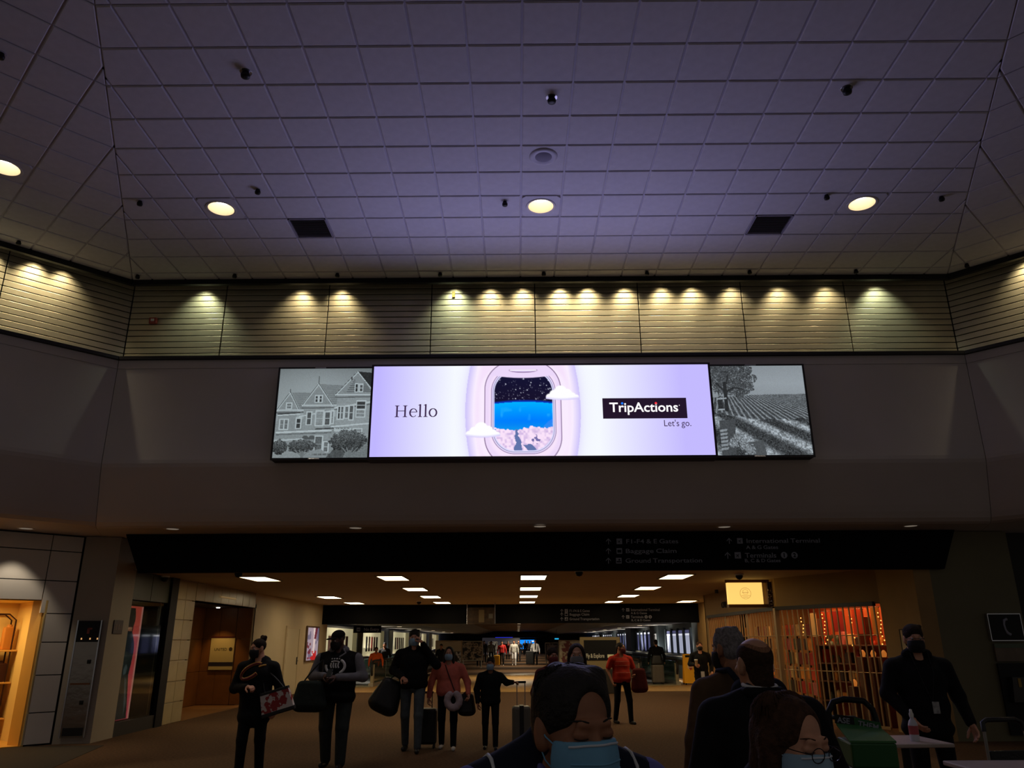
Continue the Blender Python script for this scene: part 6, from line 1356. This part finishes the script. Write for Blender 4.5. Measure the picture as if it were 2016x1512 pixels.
hs_.build('hair_locks', H_BLK, P['t'])['kind'] = 'stuff'

# 7 ---- woman in the foreground with glasses
Y = 2.2; P = person('woman with chestnut hair, thin glasses and a pale blue surgical mask', X_at(1508, Y), Y, 1.558, .30, SK_L, K_CHAR, K_BLK, SHO_BLK, ('long', H_CHE), MK_PALE, w=1.0, hem=.46, hy=.22, hp=.13, hvox=.0042, vox=.012, closed=True, hdrop=.03, hfwd=.03)
m_wire = M('thin dark glasses wire', (36, 20, 24), .3, .6)
gl = thing('glasses', 'thin dark wire glasses worn by the chestnut haired woman', 'glasses', (0, 0, 0)); gl.matrix_world = Matrix.Identity(4)
W = lambda v: world(P, P['HX'](v))
for s in (-1, 1):
    MB().tube([W((s*.033+.024*math.cos(k*.4189), -.119+.0009*k*(15-k)*.02, -.004+.019*math.sin(k*.4189))) for k in range(15)], .0013, 6, closed=True).build('rim', m_wire, gl)
    MB().tube([W((s*.057, -.119, .0)), W((s*.074, -.08, .002)), W((s*.083, .01, .004))], .0013, 6).build('temple', m_wire, gl)
MB().tube([W((-.010, -.119, .002)), W((0, -.122, .005)), W((.010, -.119, .002))], .0013, 6).build('bridge', m_wire, gl)
mask_lines(P, MATS['white mask edge'], MK_PALE)
hs_ = MB()
for i in range(300):
    a = rr_.uniform(-2.6, 2.6); b0 = rr_.uniform(.1, 1.1); sd_ = 1 if a > 0 else -1
    def hp_(b): return np.array([.089*math.sin(a)*math.sin(min(b+.35, 1.7)), .03-.104*math.cos(a)*math.sin(b)*.8+.01, .036+.094*math.cos(b)])
    if abs(a) < .75 and b0 > .45: continue
    p0, p1, p2 = hp_(b0-.25), hp_(b0), hp_(b0+.35); hs_.tube([P['HX'](p0), P['HX'](p1*1.015), P['HX'](p2*1.01)], [.0016, .0022, .0008], 4, cap=False)
hs_.build('hair_locks', H_CHE, P['t'])['kind'] = 'stuff'

# 8 ---- balding man in a dark suit, seen from behind
Y = 3.75; P = person('balding man in a black suit with a white collar, seen from behind', X_at(1487, Y), Y, 1.685, math.pi+.12, skinm('ruddy', (180, 130, 100)), K_BLK, K_BLK, SHO_BLK, ('bald', M('cropped brown hair', (58, 42, 33), .8, noise=(70, .3), bump=(120, .5), spec=.1)), None, w=1.22, hem=.40, puff=1.08, hvox=.006, hy=.15, hp=.05, hdrop=.016)
H = P['H']; MB().tube([P['tz']((.043*math.cos(a), .012-.040*math.sin(a), .862+.006*math.sin(a))) for a in [math.radians(-200+22*i) for i in range(11)]], .0095, 8).build('shirt_collar', K_WHT, P['t'], label='white shirt collar')
sdf_obj('jacket_collar', [('c', P['tz']((.050*math.cos(a), .014-.046*math.sin(a), .846)), P['tz']((.050*math.cos(a+.4), .014-.046*math.sin(a+.4), .846)), .020, .020) for a in [math.radians(-195+24*i) for i in range(8)]], .009, .02, K_BLK, P['t'])
MB().tube([P['HX']((-.066, -.02, -.05)), P['HX']((-.078, .0, -.012)), P['HX']((-.086, .028, .014)), P['HX']((-.085, .034, -.03)), P['HX']((-.072, .01, -.06))], .0022, 6).build('mask_loop', K_WHT, P['t'])
# 9 ---- grey-haired man in brown
Y = 5.0; P = person('grey haired man in a brown jacket with a dark backpack strap', X_at(1440, Y), Y, 1.72, math.pi+.25, SK_M, K_BRN, K_CHAR, SHO_BLK, ('short', H_GRY), MK_BLK, w=1.12, hem=.44, puff=1.08, hy=.3, hp=.12)
bk = thing('backpack', 'dark navy backpack on the grey haired man in brown', 'backpack', world(P, (-.02, .20, 1.02)), math.pi+.25); sdf_obj('pack_body', [('c', (-.10, .06, .05), (.10, .06, .05), .09, .09), ('c', (-.09, .05, .34), (.09, .05, .34), .08, .08)], .014, .05, cloth('dark navy nylon', (20, 22, 34)), bk)
for s in (-1, 1): MB().tube([(s*.10, .0, .40), (s*.11, -.08, .46), (s*.12, -.19, .45), (s*.12, -.28, .34), (s*.12, -.30, .18)], .018, 8).build('strap', MATS['cloth dark navy nylon'], bk)
# 10 ---- man standing behind the table
Y = 7.65; P = person('man in a black hooded jacket and black mask standing behind the small table', X_at(1806, Y), Y, 1.775, -.05, SK_L, K_BLK, K_BLK, SHO_BLK, ('short', H_BRN), MK_BLK, w=1.22, hem=.45, puff=1.08, hy=-.15, hp=.08, arms={'R': ((-.178, .0, .66), (-.12, -.11, .55)), 'L': ((.185, .02, .645), (.19, -.06, .52))}, curl=(.35, .4), hvox=.007)
bv = top_bvh(P); MB().tube([P['tz']((-.045, -.03, .86)), on_front_of(bv, -.06, 1.35), on_front_of(bv, .02, 1.10)], .004, 6).tube([P['tz']((.045, -.03, .86)), on_front_of(bv, .07, 1.35), on_front_of(bv, .02, 1.10)], .004, 6).build('lanyard', K_CHAR, P['t']); bp_ = on_front_of(bv, .04, 1.06, .012); MB().rbox(-.03, .03, -.003, .003, -.05, .05, .002).build('badge', M('pale badge', (150, 150, 150), .5, noise=(30, .5)), P['t'], bp_)
MB().tube([P['HX']((-.064, -.10, .004)), P['HX']((-.02, -.108, .006)), P['HX']((.02, -.108, .006)), P['HX']((.064, -.10, .004))], .003, 6).tube([P['HX']((.064, -.10, .004)), P['HX']((.082, .01, .004))], .0025, 6).tube([P['HX']((-.064, -.10, .004)), P['HX']((-.082, .01, .004))], .0025, 6).build('eyeglasses', m_wire, P['t'])
sdf_obj('hood', [('c', P['tz']((-.05, .0, .85)), P['tz']((0, .05, .855)), .05, .06), ('c', P['tz']((.05, .0, .85)), P['tz']((0, .05, .855)), .05, .06)], .014, .03, K_BLK, P['t'])
# 11, 12 ---- behind the foreground man
Y = 8.2; P = person('woman with long dark hair and a grey mask behind the foreground man', X_at(1136, Y), Y, 1.615, .0, SK_L, K_CHAR, K_BLK, SHO_BLK, ('long', H_BRN), MK_GRY, w=1.0, hvox=.007, hy=-.08)
Y = 11.2; P = person('person in a dark red plaid jacket beside the long haired woman', X_at(1088, Y), Y, 1.55, .25, SK_M, cloth('dark red plaid', (84, 30, 28), nz=.4), K_BLK, SHO_BLK, ('short', H_BRN), MK_RED, w=1.1)
# 13 ---- red striped shirt
Y = 17.4; P = person('person in a red striped shirt and dark red mask with a rolling case', X_at(1222, Y), Y, 1.60, .35, SK_M, K_RED, K_BLK, SHO_BLK, ('ponytail', H_BLK), MK_RED, w=1.25, belly=.02, hem=.50, longsl=False, hy=.6, stride=.5, arms={'R': ((-.185, .03, .66), (-.165, -.05, .52)), 'L': ((.19, .0, .655), (.12, -.14, .60))}, curl=(.9, 1.0))
bv = top_bvh(P); m_st = M('pale red stripe', (204, 120, 96), .8)
for z in (1.30, 1.22, 1.14, 1.0): decal(P, bv, [(-.17+.034*k, z) for k in range(11)], .004, m_st, 'stripe', lift=.0)
tote('draped_jacket', 'dark red jacket draped over the arm of the red striped person', world(P, (.30, -.22, .62)), .30, .16, .48, K_DRED, .3)
suitcase('dark red rolling case pulled by the red striped person', world(P, (-.42, .35, 0)), .36, .24, .62, cloth('dark red shell', (70, 24, 24), .5), 1.0, .35)
# 14 ---- suit on the walkway
Y = 32.6; P = person('man in a dark suit walking away on the windowed walkway', X_at(1293, Y), Y, 1.66, math.pi, SK_L, K_BLK, K_NAVY, SHO_BLK, ('short', H_BLK), None, w=1.2, hem=.42, puff=1.05, lod=1, stride=.4)
suitcase('grey cabin case with a dark bag on top behind the suited man', (P['t'].location.x-.12, Y-.75, .03), .46, .26, .70, M('taupe case', (96, 90, 84), .5), 1.0, .1); tote('top_bag', 'dark bag strapped on the grey cabin case', (P['t'].location.x-.12, Y-.75, .74), .38, .20, .34, m_vin, .1)
# 15 ---- woman with a coffee cup
Y = 21.35; P = person('woman in black with a lanyard badge holding a coffee cup', X_at(1379, Y), Y, 1.60, -.1, SK_L, K_BLK, K_BLK, SHO_BLK, ('ponytail', H_CHE), MK_BLK, w=1.18, hem=.42, hy=.1, stride=-.3, legw=1.1, arms={'R': ((-.175, .0, .655), (-.105, -.15, .645)), 'L': ((.18, .02, .645), (.16, -.07, .54))}, curl=(.9, .6), hand_n={'R': (1, 0, 0)})
cp = MB().lathe([(.028, 0), (.040, .12), (.043, .122), (.042, .135), (.02, .14)], 18).build('coffee_cup', M('kraft coffee cup', (190, 160, 120), .7), None, world(P, (-.155, -.36, 1.03))); tag(cp, 'paper coffee cup in the hand of the woman in black', 'cup'); MB().lathe([(.044, .118), (.044, .132), (.036, .142), (.0, .143)], 18).build('lid', m_white, cp)
bv = top_bvh(P); MB().tube([P['tz']((-.045, -.03, .86)), on_front_of(bv, -.02, 1.15), on_front_of(bv, .02, .86)], .005, 6).build('lanyard', K_CHAR, P['t']); MB().rbox(-.045, .045, -.003, .003, -.07, .07, .002).build('badge', M('white badge', (190, 190, 190), .5), P['t'], on_front_of(bv, .02, .80, .012))
# 16 ---- on the left walkway
Y = 33.2; P = person('person in a bright orange jacket on the left walkway', X_at(740, Y), Y, 1.42, .2, SK_M, K_ORG, K_DRED, SHO_BLK, ('short', H_BLK), None, w=1.25, hem=.44, lod=1)
Y = 36; P = person('dark clothed person behind the orange jacket on the left walkway', X_at(756, Y), Y, 1.6, .1, SK_M, K_CHAR, K_BLK, SHO_BLK, ('short', H_BLK), None, w=1.1, lod=1)
# 17 ---- far crowd
far = [(943, 55, 1.62, K_BLK, K_NAVY, SHO_BLK, H_BLK, 'distant person in black walking past the sepia board', 0), (967, 62, 1.62, K_LGRY, K_CHAR, SHO_BLK, H_BLK, 'distant person in light grey before the narrow white framed board', 0), (988, 56.5, 1.63, cloth('crimson', (160, 36, 34)), K_BLK, SHO_WHT, H_BLK, 'distant person in a crimson jacket pulling a yellow case', .5), (1012, 57, 1.68, K_LGRY, K_WHT, SHO_WHT, H_BLK, 'distant person in white trousers and a grey top', .5), (1021, 66, 1.68, K_BLK, K_CHAR, SHO_BLK, H_BLK, 'distant person in dark green behind the white trousers', 0), (1054, 58, 1.70, K_WHT, K_BLK, SHO_BLK, H_BLK, 'distant man in a white shirt and tie beside a black case', .3), (1034, 92, 1.66, K_BLK, K_BLK, SHO_BLK, H_BLK, 'silhouette before the blue screen, next to its left edge', 0), (1040, 94, 1.60, K_NAVY, K_BLK, SHO_BLK, H_BLK, 'silhouette in the middle before the blue screen', 0), (1046, 93, 1.6, K_CHAR, K_BLK, SHO_BLK, H_BLK, 'silhouette next to the right edge of the blue screen', 0), (953, 64, 1.64, K_CHAR, K_BLK, SHO_BLK, H_BLK, 'distant person in charcoal beside the sepia board', 0), (1000, 74, 1.62, K_DRED, K_BLK, SHO_BLK, H_BLK, 'distant person in dark red far along the hall', 0), (868, 40, 1.5, K_BLK, K_BLK, SHO_BLK, H_BLK, 'dark person standing before the crowd photo board', 0)]
for x, Y, h, tp_, pn, so, hm, lab, stp in far:
    P = person(lab, X_at(x, Y), Y, h, 0, SK_M, tp_, pn, so, ('short', hm), None, w=1.15, lod=1, stride=stp)
    if x == 1054: bv = top_bvh(P); MB().tube([on_front_of(bv, 0, 1.40-.06*k, .02) for k in range(7)], .03, 5).build('tie', K_BLK, P['t'])
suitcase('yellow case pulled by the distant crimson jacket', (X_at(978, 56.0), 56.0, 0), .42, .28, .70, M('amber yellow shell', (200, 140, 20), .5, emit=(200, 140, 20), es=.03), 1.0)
suitcase('large black case beside the distant man in a white shirt', (X_at(1043, 57.5), 57.5, 0), .55, .32, .95, m_vin, 1.1)

# ------------------------------------------------------------------ cafe furniture at the right
m_top = M('pale marbled table top', (176, 160, 150), .4, noise=(9, .08)); m_leg = M('dark table leg', (30, 28, 26), .5, .4)
def cafe_table(label, cx, cy, sx, sy, z, rz):
    t = thing('cafe_table', label, 'table', (cx, cy, 0), rz)
    MB().rbox(-sx/2, sx/2, -sy/2, sy/2, z-.03, z, .008).build('table_top', m_top, t); MB().tube([(0, 0, .03), (0, 0, z-.03)], .035, 14).build('pedestal', m_leg, t)
    for a in range(4): c, s = math.cos(a*math.pi/2+.78), math.sin(a*math.pi/2+.78); MB().tube([(0, 0, .05), (c*.14, s*.14, .04), (c*.26, s*.26, .02)], .018, 8).build('foot', m_leg, t)
    return t
cafe_table('small pale cafe table holding the spray bottle', 3.15, 6.9, .5, .58, .87, .05); cafe_table('pale cafe table beside the empty chair', 3.25, 5.42, .78, .66, .87, 0)
P = at_z(1802, 1459, .87); bt = thing('spray_bottle', 'white spray bottle with a red label on the cafe table', 'bottle', P)
MB().lathe([(.034, 0), (.036, .01), (.036, .12), (.026, .15), (.014, .165), (.014, .18)], 20).build('bottle_body', M('translucent white plastic', (196, 196, 205), .4), bt); MB().lathe([(.0365, .05), (.037, .055), (.037, .11), (.0365, .115)], 20, cap=False).build('label_band', M('red label', (170, 70, 74), .5), bt); MB().lathe([(.016, .178), (.018, .20), (.012, .215), (.010, .235), (.0, .238)], 16).build('cap', m_white, bt)
def chair(label, cx, cy, rz, z):
    t = thing('cafe_chair', label, 'chair', (cx, cy, 0), rz)
    MB().rbox(-.2, .2, -.2, .2, z*.48, z*.48+.04, .015).build('seat', m_vin, t)
    for s in (-1, 1):
        MB().tube([(s*.17, .2, z-.06), (s*.175, .20, z*.5), (s*.20, .24, .0)], .012, 10).build('rear_leg', M('pale steel tube', (150, 146, 138), .35, .6), t); MB().tube([(s*.18, -.18, z*.49), (s*.20, -.2, 0)], .012, 10).build('front_leg', MATS['pale steel tube'], t)
    MB().tube([(-.17, .2, z-.08), (-.165, .21, z-.02), (-.12, .22, z), (.12, .22, z), (.165, .21, z-.02), (.17, .2, z-.08)], .018, 10).build('top_rail', m_vin, t); MB().rbox(-.155, .155, .195, .215, z*.62, z*.80, .008).build('backrest', m_vin, t)
chair('cafe chair with a black top rail and pale steel tubes', 3.72, 6.2, .15, 1.06); chair('black cafe chair tucked behind the small table', 2.95, 7.75, 2.9, .98)
# green collection bin with push handle
gb = thing('green_bin', 'green box stand with white lettering, black handle and white base', 'stand', (2.14, 5.2, 0), -.12); m_gr = M('bright green plastic', (16, 84, 30), .45); m_gr2 = M('light green panel', (54, 110, 56), .45)
MB().rbox(-.13, .13, -.15, .15, .0, .92, .015).build('base', M('pale grey base', (120, 124, 124), .5), gb); MB().rbox(-.135, .13, -.155, .155, .92, 1.06, .012).build('green_box', m_gr, gb)
MB().prism([(-.135, -.15, 1.06), (.13, -.15, 1.06), (.13, .12, 1.11), (-.135, .12, 1.13)], (0, 0, 0), (0, 0, .012)).build('sloped_lid', m_gr2, gb)
MB().prism([(.13, .10, 1.085), (-.02, .13, 1.12), (-.02, .13, 1.175), (.13, .10, 1.15)], (0, 0, 0), (0, .012, 0)).build('lettered_band', m_gr, gb); MB().prism([(-.02, .13, 1.12), (-.135, .13, 1.14), (-.135, .13, 1.195), (-.02, .13, 1.18)], (0, 0, 0), (0, .012, 0)).build('dark_tag', m_black, gb)
text('lettering', 'THEM', .046, m_letter, gb, (-.005, .118, 1.128), (0, math.radians(11), math.radians(-11)), offset=.001); text('lettering_tag', 'ASE', .046, m_letter, gb, (-.125, .124, 1.148), (0, math.radians(7), 0), offset=.001)
MB().tube([(-.16, .17, 1.05), (-.16, .18, 1.20), (-.12, .19, 1.262), (-.05, .19, 1.28), (.07, .19, 1.27), (.115, .18, 1.22), (.13, .17, 1.13), (.135, .16, 1.02)], .020, 10).build('push_handle', m_black, gb)
